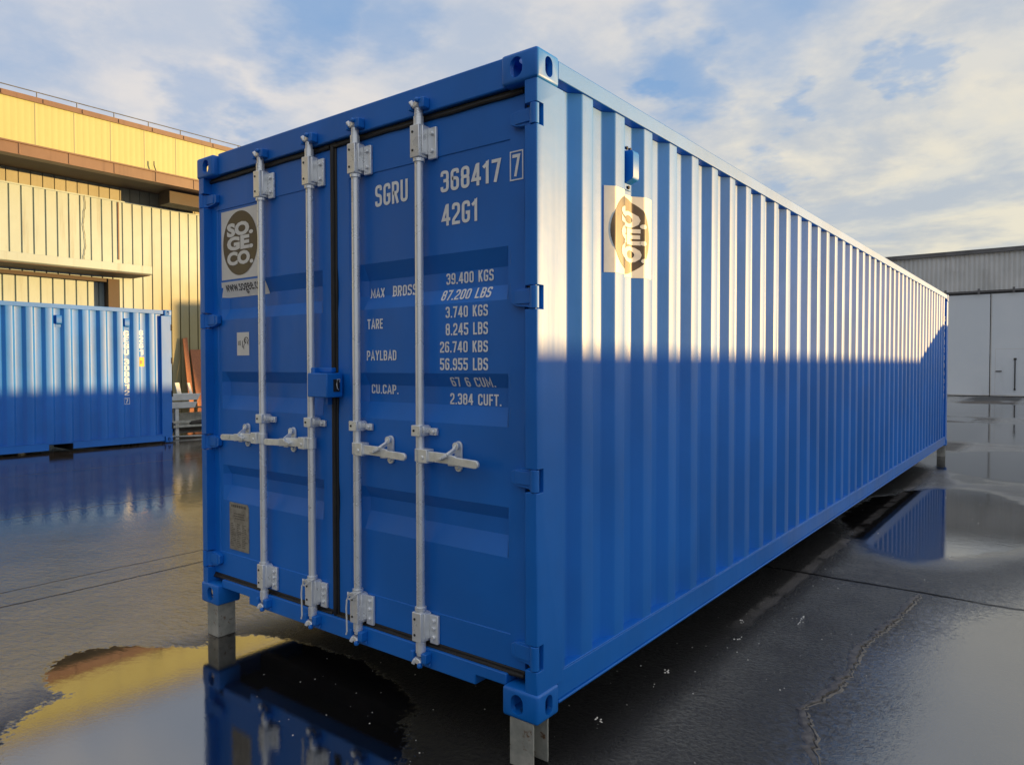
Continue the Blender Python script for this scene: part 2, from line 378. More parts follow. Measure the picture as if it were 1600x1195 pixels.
def ellipse_bm(cx, cy, rx, ry, n=48):
    bm = B(); bm.faces.new([bm.verts.new((cx+rx*math.cos(2*math.pi*i/n), cy+ry*math.sin(2*math.pi*i/n), 0)) for i in range(n)]); return bm

# ------------------------------------------------------------------ GROUND
def ground_mat():
    m, N, b = newmat('wet yard surface')
    p = pos(N); x, y, z = N.xyz(p)
    p2 = N.comb(x, y, 0.0)
    w1 = N.vm('SUBTRACT', N.noise(p2, 1.1, 5, 0.6, color=True), (0.5, 0.5, 0.5))
    w2 = N.vm('SUBTRACT', N.noise(p2, 5.0, 5, 0.65, color=True), (0.5, 0.5, 0.5))
    pw = N.vm('ADD', p2, N.vm('ADD', N.vm('SCALE', w1, 0.55), N.vm('SCALE', w2, 0.16)))
    def blob(cx, cy, rx, ry, rot=0.0, src=None):
        q = N.vm('SUBTRACT', src or pw, (cx, cy, 0)); qx, qy, _ = N.xyz(q)
        c, s = math.cos(rot), math.sin(rot)
        a = N.m('ADD', N.m('MULTIPLY', qx, c/rx), N.m('MULTIPLY', qy, s/rx))
        e = N.m('ADD', N.m('MULTIPLY', qx, -s/ry), N.m('MULTIPLY', qy, c/ry))
        return N.m('SUBTRACT', 1.0, N.m('SQRT', N.m('ADD', N.m('MULTIPLY', a, a), N.m('MULTIPLY', e, e))))
    gfine = N.noise(p2, 30, 4, 0.7)
    def mx(l):
        r = l[0]
        for k in l[1:]: r = N.m('MAXIMUM', r, k)
        return r
    n_big = N.noise(N.vm('MULTIPLY', p2, (1.0, 0.55, 1)), 0.55, 5, 0.6)
    # standing water
    pf = N.vm('ADD', p2, N.vm('ADD', N.vm('SCALE', w1, 0.12), N.vm('SCALE', w2, 0.12)))
    front = mx([blob(-2.05, -0.42, 0.72, 0.36, 0.36, pf), blob(-1.50, -0.70, 0.74, 0.62, 0.15, pf), blob(-1.5, 0.0, 0.8, 0.30, 0, pf), blob(-0.95, -0.65, .6, .7, 0, pf)])
    front = N.ss(N.m('ADD', front, N.m('MULTIPLY', N.m('SUBTRACT', gfine, 0.5), 0.42)), -0.02, 0.07)
    leftw = N.ss(mx([blob(-9.6, 2.3, 4.6, 3.6), blob(-14, 6, 4.0, 3.0)]), -0.10, 0.32)
    right = N.ss(mx([blob(0.62, 6.4, 1.0, 2.4), blob(1.6, 11.5, 2.2, 2.6, 0.1), blob(0.6, 18, 3.2, 3.4), blob(0.2, 28, 8, 5)]), -0.05, 0.22)
    right2 = N.m('MULTIPLY', N.ss(N.m('ADD', blob(1.85, 1.9, 1.05, 2.3, -.1), N.m('MULTIPLY', N.m('SUBTRACT', gfine, 0.5), 0.8)), -0.35, 0.20), 0.93)
    right = N.m('MAXIMUM', right, right2)
    farw = N.m('MULTIPLY', N.ss(n_big, 0.50, 0.60), N.ss(y, 4.5, 9.0))
    puddle = N.m('MAXIMUM', N.m('MAXIMUM', front, N.m('MULTIPLY', leftw, 0.88)), N.m('MAXIMUM', right, N.m('MULTIPLY', farw, 0.9)))
    # under the container and close in front: drier black asphalt
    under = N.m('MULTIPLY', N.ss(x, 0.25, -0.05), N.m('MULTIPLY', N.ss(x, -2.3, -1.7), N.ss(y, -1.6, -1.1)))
    # colour
    g = N.noise(p2, 42, 4, 0.7); g2 = N.noise(p2, 210, 3, 0.6); mid = N.noise(p2, 2.4, 6, 0.62)
    tone = N.ss(N.m('ADD', N.m('MULTIPLY', mid, 0.7), N.m('MULTIPLY', g, 0.3)), 0.35, 0.65)
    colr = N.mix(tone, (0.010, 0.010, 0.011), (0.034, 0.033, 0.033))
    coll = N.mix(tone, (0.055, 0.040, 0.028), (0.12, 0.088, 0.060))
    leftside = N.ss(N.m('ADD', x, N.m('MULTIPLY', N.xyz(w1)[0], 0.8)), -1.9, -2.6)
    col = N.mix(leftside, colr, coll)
    far = N.m('MULTIPLY', N.ss(y, 9, 18), N.ss(x, -6, -3))
    col = N.mix(far, col, N.mix(tone, (0.10, 0.10, 0.105), (0.17, 0.168, 0.165)))
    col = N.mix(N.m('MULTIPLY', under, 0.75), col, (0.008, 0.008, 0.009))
    col = N.mix(N.m('MULTIPLY', N.ss(g2, 0.60, 0.70), 0.30), col, (0.20, 0.19, 0.175))
    col = N.mix(N.m('MULTIPLY', puddle, 0.6), col, N.vm('SCALE', col, 0.35))
    # pale worn strip beside the container
    xs = N.m('ADD', x, N.m('MULTIPLY', N.xyz(w2)[1], 0.10))
    strip = N.m('MULTIPLY', N.ss(N.m('ABSOLUTE', N.m('SUBTRACT', xs, 0.045)), 0.055, 0.025), N.m('MULTIPLY', N.ss(y, 1.6, 2.6), N.ss(y, 11.0, 9.0)))
    strip = N.m('MULTIPLY', strip, N.ss(N.noise(p2, 3.0, 5, 0.6), 0.38, 0.52))
    col = N.mix(N.m('MULTIPLY', strip, 0.55), col, (0.15, 0.14, 0.135))
    # slab joints
    def line(axis, at, hw, lim=None):
        c = N.m('ADD', (x, y)[axis], N.m('MULTIPLY', N.xyz(w2)[axis], 0.05))
        c = N.m('ADD', c, N.m('MULTIPLY', N.xyz(w1)[axis], 0.06))
        l = N.ss(N.m('ABSOLUTE', N.m('SUBTRACT', c, at)), hw, hw*0.4)
        if lim: l = N.m('MULTIPLY', l, N.ss((y, x)[axis], lim[0], lim[0]+0.1) if lim[1] > 0 else N.ss((y, x)[axis], lim[0], lim[0]-0.1))
        return l
    joints = mx([line(1, 3.42, 0.024, (-0.4, 1)), line(0, -3.9, 0.014), line(0, -7.03, 0.014), line(0, -4.25, 0.010, (1.2, -1)), line(0, -10.3, 0.014), line(1, 14.5, 0.02, (-0.2, 1)), line(1, 25.5, 0.03), line(0, 3.9, 0.014)])
    col = N.mix(N.m('MULTIPLY', joints, 0.9), col, (0.006, 0.006, 0.006))
    N.put(b.inputs['Base Color'], col)
    # gloss: wet everywhere, mirror in the puddles
    gr = N.m('ADD', N.m('MULTIPLY', g, 0.6), N.m('MULTIPLY', g2, 0.4))
    rough_r = N.m('ADD', N.ss(mid, 0.35, 0.65, 0.0, 0.08), N.ss(gr, 0.46, 0.60, 0.02, 0.13))
    rough_l = N.m('ADD', N.ss(mid, 0.38, 0.62, 0.0, 0.05), N.ss(gr, 0.46, 0.62, 0.01, 0.05))
    rough = N.n('ShaderNodeMix'); N.put(rough.inputs[0], leftside); N.put(rough.inputs[2], rough_r); N.put(rough.inputs[3], rough_l)
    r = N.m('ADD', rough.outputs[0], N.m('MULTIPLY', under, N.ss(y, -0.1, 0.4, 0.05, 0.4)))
    r = N.m('ADD', r, N.m('MULTIPLY', strip, 0.3))
    rm = N.n('ShaderNodeMix'); N.put(rm.inputs[0], puddle); N.put(rm.inputs[2], r); N.put(rm.inputs[3], 0.012)
    N.put(b.inputs['Roughness'], N.m('ADD', rm.outputs[0], N.m('MULTIPLY', joints, 0.4), clamp=True))
    b.inputs['IOR'].default_value = 2.6
    lev = N.m('ADD', 0.075, N.m('MULTIPLY', leftside, 0.30))
    lev = N.m('ADD', lev, N.m('MULTIPLY', N.ss(y, 5.0, 14.0), 0.20))
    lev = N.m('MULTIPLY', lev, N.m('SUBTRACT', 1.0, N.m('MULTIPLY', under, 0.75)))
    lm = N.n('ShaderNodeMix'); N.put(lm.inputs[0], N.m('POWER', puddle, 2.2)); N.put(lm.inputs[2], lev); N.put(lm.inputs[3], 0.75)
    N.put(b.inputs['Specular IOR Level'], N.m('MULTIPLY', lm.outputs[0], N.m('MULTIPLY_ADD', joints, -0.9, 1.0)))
    # relief
    wav = N.noise(N.vm('MULTIPLY', N.vm('ADD', p2, N.vm('SCALE', w2, 0.1)), (1.0, 2.2, 1)), 13, 4, 0.55)
    rel = N.m('ADD', N.m('MULTIPLY', N.m('MULTIPLY', wav, 3.0), leftside), N.m('MULTIPLY', N.m('MULTIPLY', g, 0.85), N.m('SUBTRACT', 1.0, N.m('MULTIPLY', leftside, 0.4))))
    rel = N.m('ADD', rel, N.m('ADD', N.m('MULTIPLY', g2, 0.25), N.m('MULTIPLY', mid, 0.8)))
    rel = N.m('SUBTRACT', rel, N.m('MULTIPLY_ADD', leftside, 1.33, 0.95))      # zero-mean, so no step where the water begins
    amp = N.m('MULTIPLY', N.m('SUBTRACT', 1.0, N.m('MULTIPLY', puddle, 0.985)), N.m('SUBTRACT', 1.0, N.m('MULTIPLY', leftside, 0.84)))
    ripple = N.m('MULTIPLY', N.noise(N.vm('MULTIPLY', p2, (1.0, 1.7, 1)), 7.5, 3, 0.5), N.m('ADD', 0.02, N.m('MULTIPLY', leftw, 0.09)))
    h = N.m('ADD', N.m('MULTIPLY', rel, amp), N.m('MULTIPLY', ripple, N.m('SUBTRACT', 1.0, N.m('MULTIPLY', front, 0.8))))
    h = N.m('SUBTRACT', h, N.m('MULTIPLY', joints, 0.6))
    N.put(b.inputs['Normal'], N.bump(h, 1.0, 0.013))
    return m
def build_ground():
    bm = B()
    S = 600
    bm.faces.new([bm.verts.new(v) for v in ((-S, -S, 0), (S, -S, 0), (S, S, 0), (-S, S, 0))])
    o = obj('ground', bm, ground_mat()); tag(o, kind='structure')
    # raised lips of the broken crack
    pts = [(0.828, 3.38), (0.795, 2.779), (0.713, 2.105), (0.737, 1.794), (0.738, 1.506), (0.658, 1.174), (0.741, 1.012), (0.811, 0.803), (0.9, 0.55), (0.95, 0.2)]
    dense = []
    for (a, b_) in zip(pts, pts[1:]):
        n = max(3, int((Vector(b_)-Vector(a)).length/0.022))
        for i in range(n):
            t = i/n; dense.append((a[0]+(b_[0]-a[0])*t + random.gauss(0, .006), a[1]+(b_[1]-a[1])*t + random.gauss(0, .003)))
    for side, wid, hh in ((-1, 0.045, 0.007), (1, 0.016, 0.003)):
        bm = B(); rows = []
        for i, (px, py) in enumerate(dense):
            k = 0.45 + 0.75*abs(math.sin(i*0.13)) * random.uniform(0.6, 1.25)
            e = min(1, i/12, (len(dense)-1-i)/12)
            w = wid*k; h = hh*k*e
            g0 = px + side*random.uniform(.001, .006)
            rows.append([bm.verts.new(c) for c in ((g0, py, -0.004), (g0 + side*.002, py, h), (g0+side*(w*.45), py, h*random.uniform(.6, 1.0)), (g0+side*(w*.8), py, h*random.uniform(.15, .5)), (g0+side*w, py, -0.003))])
        for a, b_ in zip(rows, rows[1:]):
            for j in range(4): bm.faces.new((a[j], a[j+1], b_[j+1], b_[j]))
        o = obj('pavement_crack', bm, M['crack'], smooth=60); tag(o, kind='structure')
M['crack'] = simple('broken tarmac edge', (0.13, 0.115, 0.10), 0.55, 0.45, 30, bump=0.6, bscale=120)
build_ground()

# ------------------------------------------------------------------ CONTAINERS
W, HT = 2.438, 2.591
def corr_profile(y0, y1, pitch, xo, xi, first, fl=72, sl=68):
    """polyline (y, x) of a corrugated side; 'first' = y where the first outward slope starts"""
    f1, s1 = fl/278*pitch, sl/278*pitch
    pts = [(y0, xi)]
    y = first
    key = []
    while y + 2*s1 + f1 < y1:
        key += [(y, xi), (y+s1, xo), (y+s1+f1, xo), (y+2*s1+f1, xi)]
        y += pitch
    raw = pts + key + [(y1, xi)]
    out = [raw[0]]
    rb = 0.007
    for a, b_, c in zip(raw, raw[1:], raw[2:]):
        A, Bv, Cc = Vector(a), Vector(b_), Vector(c)
        d0 = (A-Bv).normalized(); d1 = (Cc-Bv).normalized()
        p0 = Bv + d0*rb; p2 = Bv + d1*rb; pm = (p0 + p2)*0.25 + Bv*0.5
        out += [tuple(p0), tuple(pm), tuple(p2)]
    out.append(raw[-1])
    return out
def prof_x(prof, y):
    for (ya, xa), (yb, xb) in zip(prof, prof[1:]):
        if ya <= y <= yb: return xa + (xb-xa)*(y-ya)/max(1e-9, yb-ya)
    return prof[0][1] if y < prof[0][0] else prof[-1][1]
def corr_mesh(prof, z0, z1, nz=2):
    bm = B(); rows = []
    for k in range(nz):
        z = z0 + (z1-z0)*k/(nz-1)
        rows.append([bm.verts.new((x, y, z)) for y, x in prof])
    for a, b_ in zip(rows, rows[1:]):
        for i in range(len(prof)-1): bm.faces.new((a[i], a[i+1], b_[i+1], b_[i]))
    return bm
_cast = {}
def boolean(bm, ct):
    obs = []
    for b_ in (bm, ct):
        bmesh.ops.recalc_face_normals(b_, faces=b_.faces)
        me = bpy.data.meshes.new('k'); b_.to_mesh(me); b_.free(); o = bpy.data.objects.new('k', me); C.objects.link(o); obs.append(o)
    md = obs[0].modifiers.new('b', 'BOOLEAN'); md.operation = 'DIFFERENCE'; md.object = obs[1]; md.solver = 'EXACT'
    dg = bpy.context.evaluated_depsgraph_get(); dg.update()
    me = bpy.data.meshes.new_from_object(obs[0].evaluated_get(dg))
    r = bmesh.new(); r.from_mesh(me); bpy.data.meshes.remove(me)
    for o in obs: bpy.data.objects.remove(o)
    return r
def oval_cutter(w, h, n=28):
    r = w/2; pts = []
    for i in range(n):
        a = 2*math.pi*i/n
        pts.append((r*math.cos(a), r*math.sin(a) + (h/2-r)*(1 if math.sin(a) >= 0 else -1)))
    return pts
def casting_proto():
    """corner at origin; body towards -X, +Y, +Z ... outer faces x=0 and y=0, horizontal faces z=0 and z=h"""
    w, l, h = 0.175, 0.150, 0.118
    bm = B(); box(bm, -w, 0, 0, l, 0, h)
    bmesh.ops.bevel(bm, geom=[e for e in bm.edges], offset=0.013, segments=3, affect='EDGES', profile=0.5)
    me = bpy.data.meshes.new('c'); bm.to_mesh(me); bm.free()
    o = bpy.data.objects.new('c', me); C.objects.link(o)
    cs = []
    def cutter(bm2):
        bmesh.ops.recalc_face_normals(bm2, faces=bm2.faces)
        m2 = bpy.data.meshes.new('k'); bm2.to_mesh(m2); bm2.free(); k = bpy.data.objects.new('k', m2); C.objects.link(k); cs.append(k)
        md = o.modifiers.new('b', 'BOOLEAN'); md.operation = 'DIFFERENCE'; md.object = k; md.solver = 'EXACT'
    t = 0.024
    bm2 = B(); box(bm2, -w+t, -t, t, l-t, t, h-t); cutter(bm2)
    bm2 = B(); prism(bm2, oval_cutter(0.060, 0.078), lambda a, b_: (-0.100+a, -0.02, h/2+b_), lambda a, b_: (-0.100+a, 0.05, h/2+b_)); cutter(bm2)
    bm2 = B(); prism(bm2, oval_cutter(0.050, 0.078), lambda a, b_: (0.02, 0.077+a, h/2+b_), lambda a, b_: (-0.05, 0.077+a, h/2+b_)); cutter(bm2)
    bm2 = B(); prism(bm2, oval_cutter(0.060, 0.100), lambda a, b_: (-0.088+a, 0.075+b_, h+0.02), lambda a, b_: (-0.088+a, 0.075+b_, h-0.05)); cutter(bm2)
    dg = bpy.context.evaluated_depsgraph_get(); dg.update()
    res = bpy.data.meshes.new_from_object(o.evaluated_get(dg))
    for k in cs + [o]: bpy.data.objects.remove(k)
    return res
CAST = casting_proto()
def casting(root, mat, x, y, z, sx, sy, sz):
    """x,y,z outer corner; sx=+1: outer side face looks to +X; sy=+1: outer end face looks to -Y; sz: +1 opening upward"""
    bm = B(); bm.from_mesh(CAST)
    h = 0.118
    for v in bm.verts:
        c = v.co
        v.co = (x + sx*c.x, y + sy*c.y, z + (c.z if sz > 0 else h - c.z))
    return obj('corner_casting', bm, mat, root)
def text_on(s, name, u0, u1, v0, v1, mapf, mat, parent, us=(), vs=(), bold=0.02, off=0.0025, thick=0.0):
    bm = text_bm(s, bold); fit(bm, u0, u1, v0, v1); cuts(bm, us, vs)
    for v in bm.verts: v.co = mapf(v.co.x, v.co.y, off)
    return obj(name, bm, mat, parent, fixn=False)

# ---- main 40 ft container
ZOFF = ZB
root = empty('shipping_container', (-W/2, 6.096, ZB), 'long blue container with closed double doors, raised on short steel channels', 'container', 'blue shipping containers')
Lc = 12.192
XI, XO = -0.056, -0.013
prof = corr_profile(0.185, Lc-0.185, 0.2775, XO, XI, 0.290, 86, 53)
side_map = lambda y, z, off: (prof_x(prof, y) + off, y, z)
def main_container():
    bl = M['blue']
    side = obj('side_panel', corr_mesh(prof, 0.12, 2.53), bl, root, smooth=25)
    bm = corr_mesh([(y, -W - x) for y, x in prof], 0.12, 2.53); obj('side_panel', bm, bl, root, smooth=25)
    # front bulkhead (far end)
    bm = B(); box(bm, -W+0.16, -0.16, Lc-0.05, Lc-0.02, 0.12, 2.53); obj('end_panel', bm, bl, root)
    bm = B(); box(bm, -W+0.03, -0.03, 0.13, Lc-0.13, 2.545, 2.575); obj('roof', bm, bl, root)
    bm = B(); box(bm, -W+0.06, -0.06, 0.13, Lc-0.13, 0.125, 0.155)
    for k in range(38):
        y = 0.35 + k*0.31; box(bm, -W+0.05, -0.05, y, y+0.045, 0.03, 0.124)
    obj('underfloor', bm, M['rust'], root)
    # side rails
    for s in (0, 1):
        fx = (lambda x: x) if s == 0 else (lambda x: -W - x)
        bm = B(); xs = sorted((fx(-0.06), fx(-0.004))); box(bm, xs[0], xs[1], 0.15, Lc-0.15, 2.512, 2.583)
        obj('top_rail', bm, bl, root, bevel=0.004)
        bm = B()
        # channel: web, lower flange lip, top lip
        xs = sorted((fx(-0.030), fx(-0.008))); box(bm, xs[0], xs[1], 0.15, Lc-0.15, 0.046, 0.156)
        xs = sorted((fx(-0.060), fx(0.0005))); box(bm, xs[0], xs[1], 0.15, Lc-0.15, 0.034, 0.0445)
        xs = sorted((fx(-0.058), fx(-0.009))); box(bm, xs[0], xs[1], 0.19, Lc-0.19, 0.1565, 0.163)
        obj('bottom_rail', bm, bl, root, bevel=0.003)
    # posts at the door end, notched at the hinges
    hz = [(0.205, 0.305), (0.897, 0.989), (1.603, 1.695), (2.302, 2.386)]
    for s in (0, 1):
        fx = (lambda x: x) if s == 0 else (lambda x: -W - x)
        bm = B()
        sec = [(-0.060, 0.004), (-0.012, 0.004), (-0.0056, 0.0066), (-0.003, 0.013), (-0.003, 0.184), (-0.010, 0.187), (-0.010, 0.207), (-0.060, 0.207)]
        prism(bm, sec, lambda a, b_: (fx(a), b_, 0.115), lambda a, b_: (fx(a), b_, 2.475))
        ct = B()
        for a, b_ in hz: xs = sorted((fx(-0.10), fx(0.03))); box(ct, xs[0], xs[1], -0.05, 0.048, a, b_)
        obj('corner_post', boolean(bm, ct), bl, root, bevel=0.0015)
    for s in (0, 1):
        fx = (lambda x: x) if s == 0 else (lambda x: -W - x)
        bm = B(); xs = sorted((fx(-0.16), fx(-0.003))); box(bm, xs[0], xs[1], Lc-0.187, Lc-0.004, 0.115, 2.475); obj('corner_post', bm, bl, root, bevel=0.006)
    for x, sx in ((0.004, 1), (-W-0.004, -1)):
        for y, sy in ((-0.003, 1), (Lc+0.003, -1)):
            casting(root, bl, x, y, 0.0, sx, sy, -1); casting(root, bl, x, y, HT-0.118, sx, sy, 1)
    # door header and sill
    bm = B(); box(bm, -W+0.172, -0.172, 0.030, 0.13, 2.478, 2.600); obj('door_header', bm, bl, root, bevel=0.006)
    bm = B()
    xa, xb = -W+0.172, -0.172
    sill = [(xa, 0.103), (-1.99, 0.103), (-1.99, 0.062), (-0.335, 0.062), (-0.335, 0.103), (xb, 0.103), (xb, 0.150), (xa, 0.150)]
    prism(bm, sill, lambda a, b_: (a, 0.028, b_), lambda a, b_: (a, 0.128, b_)); obj('door_sill', bm, bl, root, bevel=0.004)
main_container()

# ---- doors
YD = 0.055
ZC = [(1.866, 1.790, 1.716, 1.652), (1.354, 1.295, 1.217, 1.139), (0.815, 0.760, 0.693, 0.610)]
DOORS = {'left': (-2.400, -1.288, -2.325, -1.335, -2.293, -1.362), 'right': (-1.238, -0.098, -1.150, -0.172, -1.086, -0.183)}
RD = 0.034
def door_depth(x, z, d):
    xl, xr, pl, pr, rl, rr = DOORS[d]
    y = YD
    if pl < x < pr and 0.3035 < z < 2.2845: y += 0.004
    fx = max(0, min(1, (x-rl)/0.035, (rr-x)/0.006))
    for t, a, b_, c in ZC:
        if c < z < t:
            fz = (t-z)/(t-a) if z > a else (1 if z > b_ else (z-c)/(b_-c))
            return YD + 0.004 + RD*min(fx, fz)
    return y
def dmap(d): return lambda x, z, off: (x, door_depth(x, z, d) - off, z)
VZ = sorted([z for t in ZC for z in t])
def make_door(d):
    xl, xr, pl, pr, rl, rr = DOORS[d]
    xs = [xl, pl-0.0015, pl+0.0015, rl, rl+0.035, rr-0.006, rr, pr-0.0015, pr+0.0015, xr]
    zs = [0.172, 0.302, 0.305] + VZ + [2.283, 2.286, 2.448]
    bm = B()
    g = [[bm.verts.new((x, door_depth(x, z, d), z)) for x in xs] for z in zs]
    for i in range(len(zs)-1):
        for j in range(len(xs)-1): bm.faces.new((g[i][j], g[i][j+1], g[i+1][j+1], g[i+1][j]))
    # folded edges going back 55 mm
    edge = [g[0][j] for j in range(len(xs))] + [g[i][-1] for i in range(1, len(zs))] + [g[-1][j] for j in range(len(xs)-2, -1, -1)] + [g[i][0] for i in range(len(zs)-2, 0, -1)]
    back = [bm.verts.new((v.co.x, YD+0.06, v.co.z)) for v in edge]
    n = len(edge)
    for i in range(n): bm.faces.new((edge[i], back[i], back[(i+1) % n], edge[(i+1) % n]))
    bm.faces.new(back)
    return obj('door', bm, M['blue'], root, smooth=20)
door_l, door_r = make_door('left'), make_door('right')
def gaskets():
    def strip(bm, pts, r):
        tube(bm, pts, r, 10)
    bm = B()
    # perimeter lip seals: top, bottom, hinge side, meeting edge
    def lip(x0, x1, z0, z1, y0=YD-0.004): box(bm, x0, x1, y0, YD+0.05, z0, z1)
    xl, xr = DOORS['right'][:2]
    lip(xl+0.001, xr, 2.449, 2.477); lip(xl+0.001, xr, 0.141, 0.171); lip(xr+0.001, -0.062, 0.141, 2.477, YD+0.012)
    for k in range(2): tube(bm, [(xl-0.02 + (xr-xl+.02)*i/12, YD-0.004, (2.457, 0.150)[k] + 0.002*math.sin(i*2.1)) for i in range(13)], 0.011, 8)
    obj('gasket', bm, M['rubber'], door_r, bevel=0.004)
    bm = B()
    xl, xr = DOORS['left'][:2]
    lip(xl, xr-0.001, 2.449, 2.477); lip(xl, xr-0.001, 0.141, 0.171); lip(-2.42, xl-0.001, 0.141, 2.477, YD+0.012)
    for k in range(2): tube(bm, [(xl + (xr-xl)*i/12, YD-0.004, (2.457, 0.150)[k] + 0.002*math.sin(i*1.7)) for i in range(13)], 0.011, 8)
    # wide black cover strip over the meeting edges
    box(bm, xr+0.001, -1.239, YD-0.006, YD+0.05, 0.141, 2.477)
    tube(bm, [(-1.263 + .002*math.sin(i*1.3), YD-0.006, 0.15 + 2.31*i/24) for i in range(25)], 0.012, 8)
    obj('gasket', bm, M['rubber'], door_l, bevel=0.004)
gaskets()
def hinges():
    for door, s, xe in ((door_r, 1, 0.0), (door_l, -1, -W)):
        for a, b_ in [(0.205, 0.305), (0.897, 0.989), (1.603, 1.695), (2.302, 2.386)]:
            bm = B(); zc = (a+b_)/2; hh = (b_-a)/2 - 0.004
            # tapered blade lying on the door
            poly = [(-0.148, zc-0.016), (-0.120, zc-hh*0.72), (-0.034, zc-hh*0.95), (-0.034, zc+hh*0.95), (-0.110, zc+hh*0.88), (-0.148, zc+0.026)]
            prism(bm, poly, lambda p, q: (xe+s*p, YD-0.026, q), lambda p, q: (xe+s*p, YD-0.001, q))
            # raised middle of the blade
            bar(bm, (xe-s*0.124, YD-0.026, zc+hh*0.10), (xe-s*0.040, YD-0.030, zc+hh*0.10), 0.007, 2*hh*0.62)
            cyl(bm, (xe-s*0.022, 0.016, a+0.003), (xe-s*0.022, 0.016, b_-0.003), 0.0175, 18)
            bar(bm, (xe-s*0.060, YD-0.016, zc), (xe-s*0.022, 0.012, zc), 0.016, 2*hh*0.93)
            cyl(bm, (xe-s*0.022, 0.016, a-0.004), (xe-s*0.022, 0.016, b_+0.004), 0.008, 10)
            obj('hinge', bm, M['blue'], door, bevel=0.002)
hinges()

# ---- locking bars
def lock_bar(x0, sd, zl0, zl1, tie):
    yb = 0.018; r = 0.0185
    bm = B(); cyl(bm, (x0, yb, 0.115), (x0, yb, 2.495), r, 24)
    for z in (0.150, 2.440): cyl(bm, (x0, yb, z-0.022), (x0, yb, z+0.022), r+0.004, 24)
    for z in (0.322, 2.275): cyl(bm, (x0, yb, z-0.007), (x0, yb, z+0.007), r+0.007, 24)
    bar_o = obj('locking_bar', bm, M['galv'], root, smooth=40)
    for z0, z1, big in ((2.285, 2.424, True), (zl0, zl1, True), (1.080, 1.128, False)):
        bm = B()
        box(bm, x0-0.029, x0+0.026, yb-0.026, YD-0.004, z0, z1)
        wv = 0.082 if big else 0.078
        box(bm, x0+0.0265, x0+0.034, yb-0.010, YD-0.004, z0+0.012, z1-0.004)
        box(bm, x0+0.0345, x0+wv, YD-0.016, YD-0.0015, z0+0.004 - (0.012 if big else 0), z1-0.012)
        zs = (z0+0.022, (z0+z1)/2-.004, z1-0.036) if big and z0 < 1 else ((z0+0.025, z1-0.040) if big else ((z0+z1)/2-.004,))
        for z in zs: cyl(bm, (x0+0.060, YD-0.0262, z), (x0+0.060, YD-0.0155, z), 0.0105, 6)
        bk = obj('bar_bracket', bm, M['galv'], bar_o, bevel=0.003)
        for z in ((z0+0.03, z1-0.03) if big else ((z0+z1)/2,)):
            bm = B(); cyl(bm, (x0-0.012, yb-0.0285, z), (x0-0.012, yb-0.0255, z), 0.0055, 10); obj('rivet', bm, M['ink'], bar_o)
    # cam ends and their blue keepers
    for z, sg in ((2.500, 1), (0.104, -1)):
        bm = B()
        cyl(bm, (x0, yb, z-0.018), (x0, yb, z+0.006*sg), r*1.05, 18, r*0.8)
        bar(bm, (x0-0.024, yb-0.006, z+0.010*sg), (x0+0.014, yb-0.014, z+0.016*sg), 0.022, 0.026)
        bar(bm, (x0-0.020, yb-0.012, z+0.006*sg), (x0-0.030, yb-0.020, z+0.030*sg), 0.014, 0.018)
        bar(bm, (x0+0.008, yb-0.012, z+0.008*sg), (x0+0.024, yb-0.024, z+0.030*sg), 0.014, 0.018)
        obj('cam_end', bm, M['galv'], bar_o, bevel=0.004)
        bm = B()
        box(bm, x0-0.042, x0-0.026, -0.006, 0.029, z-0.010, z+0.030)
        box(bm, x0+0.026, x0+0.056, -0.010, 0.029, z-0.012, z+0.032)
        box(bm, x0-0.040, x0+0.054, 0.020, 0.0285, z+(0.018 if sg > 0 else -0.034), z+(0.036 if sg > 0 else -0.014))
        cyl(bm, (x0+0.030, -0.008, z+0.02*sg), (x0+0.012, -0.012, z+0.026*sg), 0.011, 10)
        obj('cam_keeper', bm, M['blue'], bar_o, bevel=0.005)
    # handle
    zc = 0.998
    P = lambda t: x0 + sd*t
    bm = B()
    xs = sorted((P(0.018), P(0.070))); box(bm, xs[0], xs[1], yb-0.032, yb+0.014, zc-0.030, zc+0.030)
    cyl(bm, (P(0.044), yb-0.036, zc-.006), (P(0.044), yb-0.030, zc-.006), 0.009, 10)
    cyl(bm, (x0, yb, zc-0.028), (x0, yb, zc+0.028), r+0.005, 20)
    yh = yb - 0.016
    bar(bm, (P(0.068), yh, zc), (P(0.190), yh, zc-0.002), 0.014, 0.044)
    bar(bm, (P(0.185), yh-0.001, zc-0.004), (P(0.235), yh-0.010, zc-0.008), 0.013, 0.040)
    bar(bm, (P(0.230), yh-0.010, zc-0.008), (P(0.345), yh-0.014, zc-0.012), 0.014, 0.034)
    cyl(bm, (P(0.345), yh-0.0205, zc-0.012), (P(0.345), yh-0.0065, zc-0.012), 0.0168, 14)
    obj('handle', bm, M['handle'], bar_o, bevel=0.003)
    bm = B()
    cxx = P(0.196)
    pl = [(cxx+0.021*math.cos(a), 1.002 + (0.044 if math.sin(a) >= 0 else -0.044) + 0.021*math.sin(a)) for a in [2*math.pi*i/24 for i in range(24)]]
    prism(bm, pl, lambda p, q: (p, YD-0.008, q), lambda p, q: (p, YD+0.002, q))
    for z in (1.045, 0.957): cyl(bm, (cxx, YD-0.016, z), (cxx, YD-0.007, z), 0.010, 12)
    # swinging retainer: drops from the upper bolt, hooks over the handle
    pts = [(cxx, YD-0.018, 1.050), (P(0.192), YD-0.028, 1.030), (P(0.184), yh-0.012, 1.010), (P(0.165), yh-0.020, 0.998), (P(0.135), yh-0.016, 0.990)]
    for a, b_ in zip(pts, pts[1:]): bar(bm, a, b_, 0.012, 0.020, (0, 1, 0))
    cyl(bm, (cxx, YD-0.026, 1.047), (cxx, YD-0.008, 1.047), 0.017, 14)
    bar(bm, (P(0.178), YD-0.03, 0.972), (P(0.214), YD-0.03, 0.972), 0.045, 0.012)
